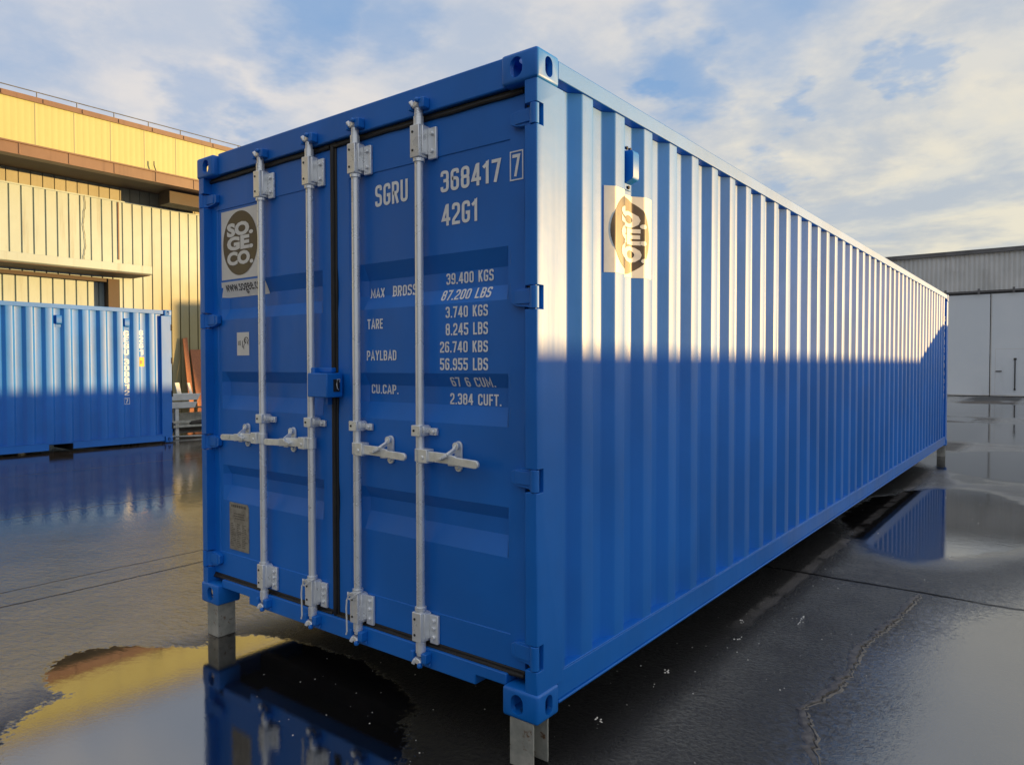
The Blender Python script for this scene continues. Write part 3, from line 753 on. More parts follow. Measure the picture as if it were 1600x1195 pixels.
    obj('handle_catch', bm, M['handle'], bar_o, bevel=0.002)
    return bar_o
BARS = []
for x0, sd, a, b_, tie in ((-1.828, -1, 0.190, 0.318, 0), (-1.407, -1, 0.182, 0.310, 1), (-1.060, 1, 0.170, 0.312, 1), (-0.642, 1, 0.178, 0.308, 0)):
    BARS.append(lock_bar(x0, sd, a, b_, tie))

# ---- lock box over the meeting edge
def lock_box():
    bm = B()
    poly = [(-1.345, 1.235), (-1.195, 1.235), (-1.195, 1.352), (-1.345, 1.352)]
    prism(bm, poly, lambda p, q: (p, -0.050, q), lambda p, q: (p, YD-0.008, q))
    box(bm, -1.372, -1.346, -0.010, YD-0.001, 1.245, 1.378)
    box(bm, -1.35, -1.25, 0.02, YD-0.001, 1.3525, 1.378)
    b = obj('lock_box', bm, M['blue'], root, bevel=0.005)
    bm = B(); box(bm, -1.1945, -1.192, -0.012, 0.026, 1.262, 1.322); obj('keyhole_plate', bm, M['dark'], b, bevel=0.001)
    bm = B()
    tube(bm, [(-1.190, 0.022, 1.308), (-1.184, 0.020, 1.322), (-1.183, 0.004, 1.322), (-1.184, 0.000, 1.300), (-1.184, 0.004, 1.278), (-1.188, 0.014, 1.272)], 0.0022, 6)
    obj('wire_loop', bm, M['galv'], b)
    bm = B(); box(bm, -1.285, -1.268, 0.012, 0.040, 1.196, 1.2345); box(bm, -1.30, -1.2855, 0.012, 0.040, 1.196, 1.206); obj('hasp', bm, M['blue'], b, bevel=0.002)
lock_box()

# ---- writing on the right-hand door
dm = dmap('right')
def dtext(s, x0, x1, z0, z1, name='stencilled_text', bold=0.022):
    # the sizes were read on the flat of the door; carry them to the depth of the pressed recess
    k = (door_depth((x0+x1)/2, (z0+z1)/2, 'right') - CAM.y)/(YD - CAM.y)
    x0, x1 = CAM.x + (x0-CAM.x)*k, CAM.x + (x1-CAM.x)*k
    zc = CAM.z - ZB; z0, z1 = zc + (z0-zc)*k, zc + (z1-zc)*k
    return stencil_on(s, name, x0, x1, z0, z1, dm, M['white'], door_r, vs=VZ, us=(DOORS['right'][4]+0.035,))
dtext('SGRU', -0.962, -0.746, 2.120, 2.222, 'serial_number')
dtext('368417', -0.546, -0.213, 2.126, 2.224, 'serial_number')
dtext('7', -0.157, -0.117, 2.132, 2.220, 'serial_number')
bm = B()
for a, b_, c, e in ((-0.170, -0.104, 2.118, 2.123), (-0.170, -0.104, 2.229, 2.234), (-0.170, -0.165, 2.123, 2.229), (-0.109, -0.104, 2.123, 2.229)):
    box(bm, a, b_, YD-0.002, YD+0.006, c, e)
obj('check_digit_frame', bm, M['white'], door_r)
dtext('42G1', -0.543, -0.340, 1.984, 2.080, 'size_code')
for s, x0, x1, z0, z1 in (('39.400 KGS', -0.514, -0.253, 1.731, 1.781), ('87.200 LBS', -0.540, -0.265, 1.664, 1.710), ('3.740 KGS', -0.519, -0.284, 1.590, 1.640), ('8.245 LBS', -0.519, -0.284, 1.516, 1.567),
                          ('26.740 KBS', -0.553, -0.284, 1.442, 1.492), ('56.955 LBS', -0.553, -0.284, 1.368, 1.419), ('67 6 CUM.', -0.490, -0.250, 1.298, 1.342), ('2.384 CUFT.', -0.494, -0.214, 1.223, 1.270),
                          ('MAX', -0.994, -0.899, 1.701, 1.751), ('BROSS', -0.845, -0.690, 1.700, 1.750), ('TARE', -1.021, -0.914, 1.558, 1.611), ('PAYLBAD', -1.026, -0.825, 1.411, 1.464), ('CU.CAP.', -0.993, -0.812, 1.257, 1.306)):
    dtext(s, x0, x1, z0, z1)
# ---- decals on the left-hand door
dml = dmap('left')
def logo(mapf, parent, u0, u1, v0, v1, uc, vc, ru, rv, lines, us=(), vs=(), cream=False):
    bm = rect_bm(u0, u1, v0, v1); cuts(bm, us, vs)
    for v in bm.verts: v.co = mapf(v.co.x, v.co.y, 0.0015)
    st = obj('logo_sticker', bm, M['decal'], parent, fixn=False)
    bm = ellipse_bm(uc, vc, ru, rv); cuts(bm, us, vs)
    for v in bm.verts: v.co = mapf(v.co.x, v.co.y, 0.0028)
    return st, bm
def decals():
    st, bm = logo(dml, door_l, -2.284, -1.868, 1.880, 2.270, -2.092, 2.078, 0.172, 0.180, None)
    obj('brown_oval', bm, M['brown'], root, fixn=False)
    for s, z0 in (('SO.', 2.118), ('GE.', 2.040), ('CO.', 1.956)):
        text_on(s, 'logo_lettering', -2.222, -1.960, z0, z0+0.078, dml, M['decal'], root, bold=0.055, off=0.0042)
    bm = rect_bm(-2.288, -1.862, 1.782, 1.868); cuts(bm, (DOORS['left'][4], DOORS['left'][4]+0.035), VZ)
    for v in bm.verts: v.co = dml(max(v.co.x, -2.288), v.co.y, 0.0018)
    obj('web_address_sticker', bm, M['decal'], root, fixn=False)
    text_on('www.sogee.co', 'web_address', -2.272, -1.915, 1.797, 1.852, dml, M['ink'], root, us=(DOORS['left'][4]+0.035,), vs=VZ, bold=0.004, off=0.0034)
    # small white label with scribbled mark
    bm = rect_bm(-2.133, -2.012, 1.446, 1.576)
    for v in bm.verts: v.co = dml(v.co.x, v.co.y, 0.0018)
    obj('white_label', bm, M['decal'], root, fixn=False)
    bm = B()
    def stroke(pts, w=0.004):
        for a, b_ in zip(pts, pts[1:]): bar(bm, (a[0], YD+0.0016, a[1]), (b_[0], YD+0.0016, b_[1]), 0.0012, w, (0.3, 0, 1))
    arc = [(-2.040 + 0.020*math.cos(t), 1.530 + 0.017*math.sin(t)) for t in [R_(-60 + 25*i) for i in range(14)]]
    stroke(arc, 0.004); stroke([(-2.046 + 0.008*math.cos(t), 1.528 + 0.008*math.sin(t)) for t in [R_(40*i) for i in range(9)]], 0.003)
    stroke([(-2.076, 1.528), (-2.078, 1.505), (-2.075, 1.490)], 0.004); stroke([(-2.058, 1.512), (-2.066, 1.497), (-2.064, 1.482)], 0.004); stroke([(-2.023, 1.530), (-2.023, 1.505)], 0.004)
    for k in range(4): box(bm, -2.120, -2.108 if k % 2 else -2.112, YD+0.001, YD+0.0022, 1.505+k*0.006, 1.508+k*0.006); box(bm, -2.104, -2.096, YD+0.001, YD+0.0022, 1.503+k*0.007, 1.507+k*0.007)
    obj('label_marking', bm, M['ink'], root)
    # data plate
    bm = B(); c = 0.014
    pl = [(-2.226, 0.332), (-2.032, 0.332), (-2.032, 0.585), (-2.032-c, 0.604), (-2.226+c*.4, 0.604), (-2.226, 0.598)]
    prism(bm, pl, lambda p, q: (p, YD+0.0005, q), lambda p, q: (p, YD+0.006, q)); obj('data_plate', bm, M['plate'], root)
    bm = B(); rnd = random.Random(3)
    z = 0.590
    def dash(x, w, zz, h): box(bm, x, x+w, YD-0.0002, YD+0.0012, zz, zz+h)
    def flush():
        nonlocal bm
        obj('plate_lettering', bm, M['plateink'], root); bm = B()
    x = -2.205
    while x < -2.060:
        w = rnd.uniform(.008, .02); dash(x, w, 0.578, 0.014); x += w+.006
    flush()
    for k in range(3):
        x = -2.185 + rnd.uniform(0, .02)
        while x < -2.075: w = rnd.uniform(.006, .018); dash(x, w, 0.540-k*0.014, 0.005); x += w+.005
    flush()
    for k in range(13):
        zz = 0.480-k*0.0105
        for xa, xb in ((-2.212, -2.165), (-2.150, -2.105), (-2.095, -2.050)):
            x = xa
            while x < xb-rnd.uniform(0, .03): w = rnd.uniform(.004, .012); dash(x, w, zz, 0.004); x += w+.004
    obj('plate_lettering', bm, M['plateink'], root)
decals()

# ---- logo sticker and vent on the corrugated side
def side_fittings():
    ycut = [y for y, x in prof if 0.5 < y < 1.1]
    st, bm = logo(side_map, root, 0.577, 0.969, 1.803, 2.188, 0.772, 1.995, 0.172, 0.180, None, us=ycut)
    obj('brown_oval', bm, M['brown'], root, fixn=False)
    for s, z0 in (('SO.', 2.036), ('GE.', 1.957), ('CO.', 1.873)):
        text_on(s, 'logo_lettering', 0.672, 0.915, z0, z0+0.078, side_map, M['decal'], root, us=ycut, bold=0.055, off=0.0042)
    yc = 0.802
    bm = B(); box(bm, XI+0.001, XI+0.006, yc-0.032, yc+0.032, 2.208, 2.415)
    pl = obj('vent_plate', bm, M['blue'], root, bevel=0.002)
    bm = B()
    prism(bm, [(XI+0.0065, 2.236), (XI+0.045, 2.252), (XI+0.050, 2.262), (XI+0.050, 2.372), (XI+0.043, 2.384), (XI+0.0065, 2.388)], lambda p, q: (p, yc-0.030, q), lambda p, q: (p, yc+0.030, q))
    obj('vent_cover', bm, M['blue'], root, bevel=0.003)
    for dy, zb in ((-0.016, 2.401), (0.016, 2.401), (0, 2.221)):
        bm = B(); cyl(bm, (XI+0.006, yc+dy, zb), (XI+0.014, yc+dy, zb), 0.008, 6); obj('bolt', bm, M['dark'], pl)
    # far-end serial lettering, small vertical column
    yy = Lc - 0.46
    for k, ch in enumerate('SGRU3684177'):
        stencil_on(ch, 'serial_number', yy, yy+0.07, 2.2-0.13*k-0.08, 2.2-0.13*k, lambda y, z, off: (prof_x(prof, yy+.03)+0.006, y, z), M['white'], root)
side_fittings()

# ---- cable ties looped on the two middle bars
def cable_tie(x0, zt, lab):
    bm = B(); y = -0.016
    tube(bm, [(x0+0.040, 0.0, zt+0.012), (x0+0.030, y-0.004, zt+0.004), (x0+0.010, y-0.010, zt-0.016), (x0-0.012, y-0.008, zt-0.026), (x0-0.028, y-0.002, zt-0.022), (x0-0.034, 0.004, zt-0.006), (x0-0.030, y-0.002, zt+0.002), (x0-0.020, y-0.008, zt-0.01), (x0-0.026, y-0.012, zt-0.030), (x0-0.030, y-0.012, zt-0.07), (x0-0.030, y-0.010, zt-0.12), (x0-0.026, y-0.012, zt-0.18), (x0-0.032, y-0.012, zt-0.196)], 0.0040, 7)
    tube(bm, [(x0+0.034, 0.0, zt+0.010), (x0+0.012, y-0.010, zt+0.010), (x0-0.012, y-0.010, zt+0.000), (x0-0.026, y-0.006, zt-0.012)], 0.0035, 7)
    o = obj('cable_tie', bm, M['cable']); o.location.z = ZB
    recentre(o, (x0, 0.0, zt-0.19))
    tag(o, lab, 'cable tie', 'white cable ties on the locking bars')
cable_tie(-1.407, 0.312, 'white cable tie looped low on the inner locking bar of the left door')
cable_tie(-1.060, 0.312, 'white cable tie looped low on the inner locking bar of the right door')

# ---- feet under the container
ZOFF = 0
def channel_foot(x, y, w, l, openx, lab, t=0.008):
    bm = B(); h = ZB - 0.001
    # web on the side opposite the opening, two flanges
    box(bm, 0, w, 0, t, 0, h); box(bm, 0, w, l-t, l, 0, h)
    if openx > 0: box(bm, 0, t, t, l-t, 0, h)
    else: box(bm, w-t, w, t, l-t, 0, h)
    bmesh.ops.translate(bm, verts=bm.verts, vec=(-w/2, -l/2, 0))
    o = obj('steel_channel', bm, M['foot'], bevel=0.002); o.location = (x, y, 0)
    tag(o, lab, 'steel channel', 'short steel channels under the container')
channel_foot(-0.080, 0.058, 0.115, 0.105, 1, 'rust-stained upright U-channel open to the side under the nearest corner')
channel_foot(-2.345, 0.068, 0.115, 0.110, -1, 'bare grey steel channel under the left door corner beside the puddle')
channel_foot(-0.075, Lc-0.08, 0.115, 0.13, 1, 'dark steel channel under the far right corner of the long container')
channel_foot(-2.345, Lc-0.08, 0.115, 0.13, -1, 'dark steel channel deep in shadow under the hidden far left corner')

# ------------------------------------------------------------------ second container (20 ft) on the left
def second_container():
    global ZOFF
    X0, Y1, Lz = -12.96, 5.195, 6.058
    Y0 = Y1 - Lz; W2, z0 = 2.438, 0.015
    ZOFF = z0
    r = empty('shipping_container', (X0-W2/2, (Y0+Y1)/2, z0), 'shorter blue container flat on the ground before the yellow building', 'container', 'blue shipping containers')
    bl = M['blue2']
    pr = corr_profile(Y0+0.2, Y1-0.2, 0.308, X0-0.012, X0-0.050, Y0+0.2+0.055)
    # align phase so that an outward slope begins at y = 2.53
    k = math.floor((2.53-(Y0+0.25))/0.308); pr = corr_profile(Y0+0.2, Y1-0.2, 0.308, X0-0.012, X0-0.060, 2.535-k*0.308, 94, 45)
    obj('side_panel', corr_mesh(pr, 0.14, 2.53), bl, r, smooth=25)
    bm = corr_mesh([(y, 2*X0-W2-x) for y, x in pr], 0.14, 2.53); obj('side_panel', bm, bl, r, smooth=25)
    for y, sgn in ((Y0, 1), (Y1, -1)):
        ys = sorted((y+sgn*0.05, y+sgn*0.09)); bm = B(); box(bm, X0-W2+0.16, X0-0.16, ys[0], ys[1], 0.14, 2.5)
        for xx in (0.45, 0.9, 1.5, 1.95): cyl(bm, (X0-xx, y+sgn*0.02, 0.15), (X0-xx, y+sgn*0.02, 2.48), 0.018, 10)
        obj('end_doors' if sgn < 0 else 'end_panel', bm, bl, r)
    bm = B(); box(bm, X0-W2+0.03, X0-0.03, Y0+0.1, Y1-0.1, 2.545, 2.575); obj('roof', bm, bl, r)
    for s in (0, 1):
        fx = (lambda x: X0 + x) if s == 0 else (lambda x: X0 - W2 - x)
        bm = B(); xs = sorted((fx(-0.06), fx(-0.004))); box(bm, xs[0], xs[1], Y0+0.17, Y1-0.17, 2.505, 2.58); obj('top_rail', bm, bl, r, bevel=0.004)
        bm = B()
        xs = sorted((fx(-0.03), fx(-0.006)))
        pk = [(2.918, 3.322), (0.968, 1.372)]; y = Y0+0.17
        for a, b_ in sorted(pk):
            box(bm, xs[0], xs[1], y, a, 0.030, 0.155); box(bm, xs[0], xs[1], a+0.0005, b_-0.0005, 0.130, 0.155); y = b_
        box(bm, xs[0], xs[1], y, Y1-0.17, 0.030, 0.155)
        xs = sorted((fx(-0.056), fx(0.001))); box(bm, xs[0], xs[1], Y0+0.2, Y1-0.2, 0.1555, 0.163)
        br = obj('bottom_rail', bm, bl, r, bevel=0.003)
        for a, b_ in pk:
            bm = B(); xs = sorted((fx(-0.9), fx(-0.032)))
            box(bm, xs[0], xs[1], a, a+0.006, 0.004, 0.128); box(bm, xs[0], xs[1], b_-0.006, b_, 0.004, 0.128); box(bm, xs[0], xs[1], a+.0065, b_-.0065, 0.122, 0.128)
            obj('forklift_pocket', bm, M['dark'], br)
    bm = B(); box(bm, X0-W2+0.06, X0-0.06, Y0+0.13, Y1-0.13, 0.1285, 0.15); obj('underfloor', bm, M['rust'], r)
    for x, sx in ((X0+0.003, 1), (X0-W2-0.003, -1)):
        for y, sy in ((Y0, 1), (Y1, -1)):
            casting(r, bl, x, y, 0.0, sx, sy, -1); casting(r, bl, x, y, HT-0.118, sx, sy, 1)
            bm = B(); xs = sorted((x-sx*0.16, x-sx*0.005)); ys = sorted((y+sy*0.006, y+sy*0.215)); box(bm, xs[0], xs[1], ys[0], ys[1], 0.116, 2.475)
            pst = obj('corner_post', bm, bl, r, bevel=0.005)
            if sy < 0:
                for zc in (0.32, 0.95, 1.60, 2.25):
                    bm = B(); box(bm, x-sx*0.03, x+sx*0.002, y-0.020, y+0.012, zc-0.06, zc+0.06); obj('hinge', bm, M['dark'], pst, bevel=0.003)
    r.scale = (1, 1, 1.045)
    sm = lambda y, z, off: (prof_x(pr, y) + off, y, z)
    for yv in (3.115, 4.315):
        x = prof_x(pr, yv)
        bm = B(); prism(bm, [(x+0.001, 2.225), (x+0.050, 2.245), (x+0.055, 2.26), (x+0.055, 2.37), (x+0.046, 2.385), (x+0.001, 2.39)], lambda p, q: (p, yv-0.045, q), lambda p, q: (p, yv+0.045, q))
        vc = obj('vent_cover', bm, bl, r, bevel=0.003)
        bm = B(); box(bm, x+0.0005, x+0.006, yv-0.05, yv+0.05, 2.18, 2.224); obj('vent_plate', bm, bl, vc)
    yc = [y for y, x in pr if 4.1 < y < 4.8]
    z = 2.155
    for ch in 'GEGU 308812':
        if ch != ' ': stencil_on(ch, 'serial_number', 4.262, 4.362, z-0.098, z, sm, M['white'], r, us=yc, off=0.004)
        z -= 0.117 if ch != ' ' else 0.06
    bm = B()
    for a, b_, c, e in ((4.256, 4.368, 0.775, 0.783), (4.256, 4.368, 0.893, 0.901), (4.256, 4.264, 0.784, 0.892), (4.360, 4.368, 0.784, 0.892)):
        bm2 = rect_bm(a, b_, c, e); cuts(bm2, yc)
        for v in bm2.verts: v.co = sm(v.co.x, v.co.y, 0.004)
        me = bpy.data.meshes.new('t'); bm2.to_mesh(me); bm2.free(); bm.from_mesh(me); bpy.data.meshes.remove(me)
    obj('check_digit_frame', bm, M['white'], r)
    stencil_on('7', 'serial_number', 4.285, 4.340, 0.798, 0.880, sm, M['white'], r, us=yc, off=0.004)
    z = 2.175
    for ch in 'G2G1':
        stencil_on(ch, 'size_code', 4.545, 4.640, z-0.098, z, sm, M['white'], r, us=yc, off=0.004); z -= 0.122
    bm = rect_bm(4.545, 4.655, 1.488, 1.665); cuts(bm, [y for y, x in pr if 4.5 < y < 4.7])
    for v in bm.verts: v.co = sm(v.co.x, v.co.y, 0.004)
    lb = obj('orange_label', bm, M['orange'], r, fixn=False)
    bm = rect_bm(4.57, 4.615, 1.535, 1.605); cuts(bm, [y for y, x in pr if 4.5 < y < 4.7])
    for v in bm.verts: v.co = sm(v.co.x, v.co.y, 0.0055)
    obj('label_marking', bm, M['brown'], lb, fixn=False)
    ZOFF = 0
second_container()

# ------------------------------------------------------------------ yellow factory building
def rib_wall(x, y0, y1, z0, z1, pitch, deep=0.05, gap=0.03, phase=0.0):
    """vertical metal planks with a narrow recessed groove between them; faces +X"""
    pts = [(y0, x)]
    y = y0 + phase
    while y < y1:
        if y > y0 + gap and y + gap < y1:
            pts += [(y-gap*0.5, x), (y-gap*0.3, x-deep), (y+gap*0.3, x-deep), (y+gap*0.5, x)]
        y += pitch
    pts.append((y1, x))
    return corr_mesh(pts, z0, z1)
def yellow_building():
    XF, XW = -23.2, -24.9
    Z = ZB
    y0, y1 = -32.0, 34.0
    r = empty('factory_building', (XW-8, 1, 0), 'long sunlit yellow and cream factory hall with a brown ledge and a canopied door', 'building')
    k = (1.58-XW)/(1.58-XF)
    def up(z): return CAM.z + (z - 1.3869)*k          # heights measured on the fascia plane, carried back to the wall plane
    def yk(y): return CAM.y + (y - CAM.y)*k
    # upper yellow band: flat sheets with fine ribs and visible panel joints
    pts = [(y0, XF)]; y = y0
    joints = [6.29 + 1.085*i for i in range(-36, 26)]
    while y < y1:
        pts += [(y, XF), (y+0.02, XF-0.0015), (y+0.04, XF)]; y += 0.18
    pts.append((y1, XF)); pts = sorted(set(pts))
    bm = corr_mesh(pts, 8.05+Z, 9.36+Z); up_o = obj('yellow_cladding', bm, M['yellow'], r, smooth=20)
    bm = B()
    for j in joints: box(bm, XF+0.001, XF+0.006, j-0.010, j+0.010, 8.06+Z, 9.35+Z)
    obj('panel_joint', bm, M['olive'], up_o)
    bm = B(); box(bm, XF-0.6, XF+0.05, y0, y1, 9.361+Z, 9.52+Z)
    for i in range(60): box(bm, XF+0.051, XF+0.07, y0+1.1*i, y0+1.1*i+0.04, 9.38+Z, 9.50+Z)
    obj('roof_edge', bm, M['fascia'], r)
    bm = B(); box(bm, XF-18, XF-0.05, y0, y1, 9.30+Z, 9.355+Z); box(bm, XF-18, XF-17.7, y0, y1, Z-0.19, 9.29+Z); obj('roof', bm, M['roofgrey'], r)
    # handrail along the roof edge
    bm = B(); cyl(bm, (XF-0.1, y0, 9.72+Z), (XF-0.1, y1, 9.72+Z), 0.016, 8); rl = obj('roof_handrail', bm, M['rail'], r)
    for i in range(58):
        y = y0 + 0.3 + 1.12*i
        if not 3.0 < y < 15.5: continue
        bm = B(); cyl(bm, (XF-0.1, y, 9.52+Z), (XF-0.1, y, 9.71+Z), 0.016, 6); obj('post', bm, M['rail'], rl)
    # brown fascia / ledge
    bm = B(); box(bm, XF-0.25, XF+0.12, y0, y1, 7.67+Z, 8.048+Z)
    for i in range(40): y = y0 + 1.35*i; box(bm, XF+0.121, XF+0.135, y, y+0.05, 7.69+Z, 8.03+Z) if y < 30 else None
    box(bm, XF+0.1205, XF+0.16, y0, y1, 8.0+Z, 8.05+Z)
    obj('brown_ledge', bm, M['fascia'], r, bevel=0.01)
    bm = B(); box(bm, XW-0.2, XF-0.251, y0, y1, 7.70+Z, 7.80+Z); box(bm, XW+0.35, XF-0.6, 10.7, 12.6, 7.22+Z, 7.699+Z); obj('soffit', bm, M['soffit'], r)
    # bent strap sticking up from the ledge
    bm = B(); tube(bm, [(XF+0.14, 9.86, 8.05+Z), (XF+0.14, 9.80, 8.22+Z), (XF+0.14, 9.80, 8.36+Z)], 0.02, 6); obj('bent_strap', bm, M['darkgrey'], r)
    # dirty strip of glazing, then the cream ribbed wall
    zs = up(6.84)
    bm = rib_wall(XW-0.06, y0, y1, zs, 7.96+Z, 0.345, 0.03, 0.03, 0.1); obj('glazing_strip', bm, M['olive'], r)
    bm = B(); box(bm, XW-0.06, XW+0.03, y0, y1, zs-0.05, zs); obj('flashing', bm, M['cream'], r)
    dl, dr_, dt = yk(-3.0), yk(8.33), up(4.25)
    pl, ph = yk(8.68), 0.345
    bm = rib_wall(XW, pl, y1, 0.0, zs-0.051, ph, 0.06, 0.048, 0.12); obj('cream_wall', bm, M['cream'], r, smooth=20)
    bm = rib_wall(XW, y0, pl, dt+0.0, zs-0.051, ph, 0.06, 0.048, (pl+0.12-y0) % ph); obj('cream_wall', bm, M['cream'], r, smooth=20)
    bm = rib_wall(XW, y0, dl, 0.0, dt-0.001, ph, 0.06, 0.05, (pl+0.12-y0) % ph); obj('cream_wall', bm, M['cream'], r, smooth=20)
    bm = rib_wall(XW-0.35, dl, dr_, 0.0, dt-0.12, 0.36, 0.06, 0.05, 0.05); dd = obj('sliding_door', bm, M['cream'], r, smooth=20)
    bm = B(); box(bm, XW-0.42, XW-0.05, dl, dr_, dt-0.119, dt-0.0015); box(bm, XW-0.45, XW-0.01, dr_+0.001, pl-0.001, 0.0, dt-0.0015); obj('door_frame', bm, M['soffit'], r)
    # canopy over the door
    bm = B(); xc0, xc1 = XW+0.001, XF-0.35; kk = (1.58-xc1)/(1.58-XF)
    zc = CAM.z + (4.52-1.3869)*kk
    ye = CAM.y + (9.76-CAM.y)*kk
    prism(bm, [(xc0, zc-0.02), (xc1-0.06, zc-0.02), (xc1, zc+0.02), (xc1, zc+0.27), (xc0, zc+0.34)], lambda p, q: (p, -6.0, q), lambda p, q: (p, ye, q))
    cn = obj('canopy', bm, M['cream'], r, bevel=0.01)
    bm = B(); box(bm, xc0+.05, xc1-0.08, -5.9, ye-0.05, zc-0.05, zc-0.021); obj('underside', bm, M['soffit'], cn)
    # loose wire hanging on the wall
    bm = B(); yw = yk(7.62); rnd = random.Random(5)
    tube(bm, [(XW+0.03, yw + 0.03*math.sin(i*0.45)+rnd.uniform(-.015, .015), zs-0.02-i*0.09) for i in range(26)], 0.009, 6); obj('hanging_wire', bm, M['darkgrey'], r)
    bm = B(); yw = yk(7.05); box(bm, XW+.001, XW+.03, yk(8.64), yk(8.68), up(4.9), zs-0.06); obj('downpipe', bm, M['fascia'], r)
    # end walls
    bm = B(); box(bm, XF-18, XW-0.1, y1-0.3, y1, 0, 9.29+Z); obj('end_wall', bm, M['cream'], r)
yellow_building()

# ------------------------------------------------------------------ grey hangar, far right
def hangar():
    Y = 41.0
    x0, x1 = -17.0, 2.6
    r = empty('hangar_building', (2, Y+10, 0), 'grey hangar with tall pale sliding doors behind the far end of the container', 'building')
    def clad(z0, z1, y, name, seed):
        rnd = random.Random(seed); pts = []; x = x0
        while x < x1:
            d = rnd.uniform(-0.004, 0.012)
            pts += [(x, y-d), (x+0.055, y-d-0.028), (x+0.105, y-d-0.028), (x+0.16, y-d)]; x += 0.21
        bm = B(); A = [bm.verts.new((p[0], p[1], z0)) for p in pts]; Bv = [bm.verts.new((p[0], p[1]+0.02, z1)) for p in pts]
        for i in range(len(pts)-1): bm.faces.new((A[i], A[i+1], Bv[i+1], Bv[i]))
        return obj(name, bm, M['grey'], r, smooth=20)
    clad(5.33, 6.40, Y, 'cladding', 1); clad(6.34, 7.20, Y+0.05, 'cladding', 2)
    bm = B(); box(bm, x0, x1, Y-0.10, Y+0.4, 7.20, 7.32); box(bm, x0, x1, Y-0.05, Y+20, 7.33, 7.42); obj('roof', bm, M['roofgrey'], r, bevel=0.01)
    bm = B(); box(bm, x0, x0+0.3, Y+0.3, Y+20, 0, 7.2); box(bm, x1-0.3, x1, Y+0.3, Y+20, 0, 7.2); box(bm, x0+.31, x1-.31, Y+19.7, Y+20, 0, 7.2); obj('wall', bm, M['grey'], r)
    bm = B(); box(bm, x0, x1, Y+0.06, Y+0.2, 5.0, 5.45); obj('lintel', bm, M['darkgrey'], r)
    bm = B(); box(bm, x0, x1, Y-0.13, Y-0.06, 5.24, 5.30); rail = obj('door_rail', bm, M['roofgrey'], r, bevel=0.01)
    x = x0+0.6
    while x < x1:
        bm = B(); box(bm, x, x+0.10, Y-0.17, Y-0.131, 5.14, 5.42); obj('roller', bm, M['roofgrey'], rail); x += 1.45
    w = 6.1; xs = -1.353 - 3*w
    while xs < x1-1:
        a, b_ = max(xs, x0)+0.018, xs+w-0.018
        d = B(); box(d, a, b_, Y-0.02, Y+0.05, 0.025, 5.14)
        do = obj('sliding_door', d, M['doorwhite'], r, bevel=0.008)
        d = B(); box(d, a+0.001, b_-0.001, Y-0.028, Y-0.021, 0.03, 0.09); box(d, a, a+0.05, Y-0.028, Y-0.021, 0.10, 5.1); obj('door_edge', d, M['grey'], do)
        if abs(xs+1.353) < 0.1:
            d = B(); X, Zt = xs+0.22, 2.37
            box(d, X, X+3.0, Y-0.0235, Y-0.021, Zt, Zt+0.014); box(d, X, X+0.012, Y-0.0235, Y-0.021, 0.1, Zt-.001); obj('wicket_gap', d, M['grey'], do)
            d = B(); box(d, -0.335, -0.285, Y-0.06, Y-0.021, 0.35, 1.90); box(d, -0.37, -0.25, Y-0.075, Y-0.061, 1.82, 1.92); box(d, -0.35, -0.27, Y-0.07, Y-0.061, 0.32, 0.42); obj('bolt_bar', d, M['darkgrey'], do)
            d = B(); box(d, xs+0.25, xs+0.50, Y-0.05, Y-0.021, 1.24, 1.29); obj('handle', d, M['darkgrey'], do)
        else:
            d = B(); box(d, b_-2.9, b_-2.3, Y-0.05, Y-0.021, 1.62, 1.66); obj('handle', d, M['darkgrey'], do)
        xs += w
hangar()

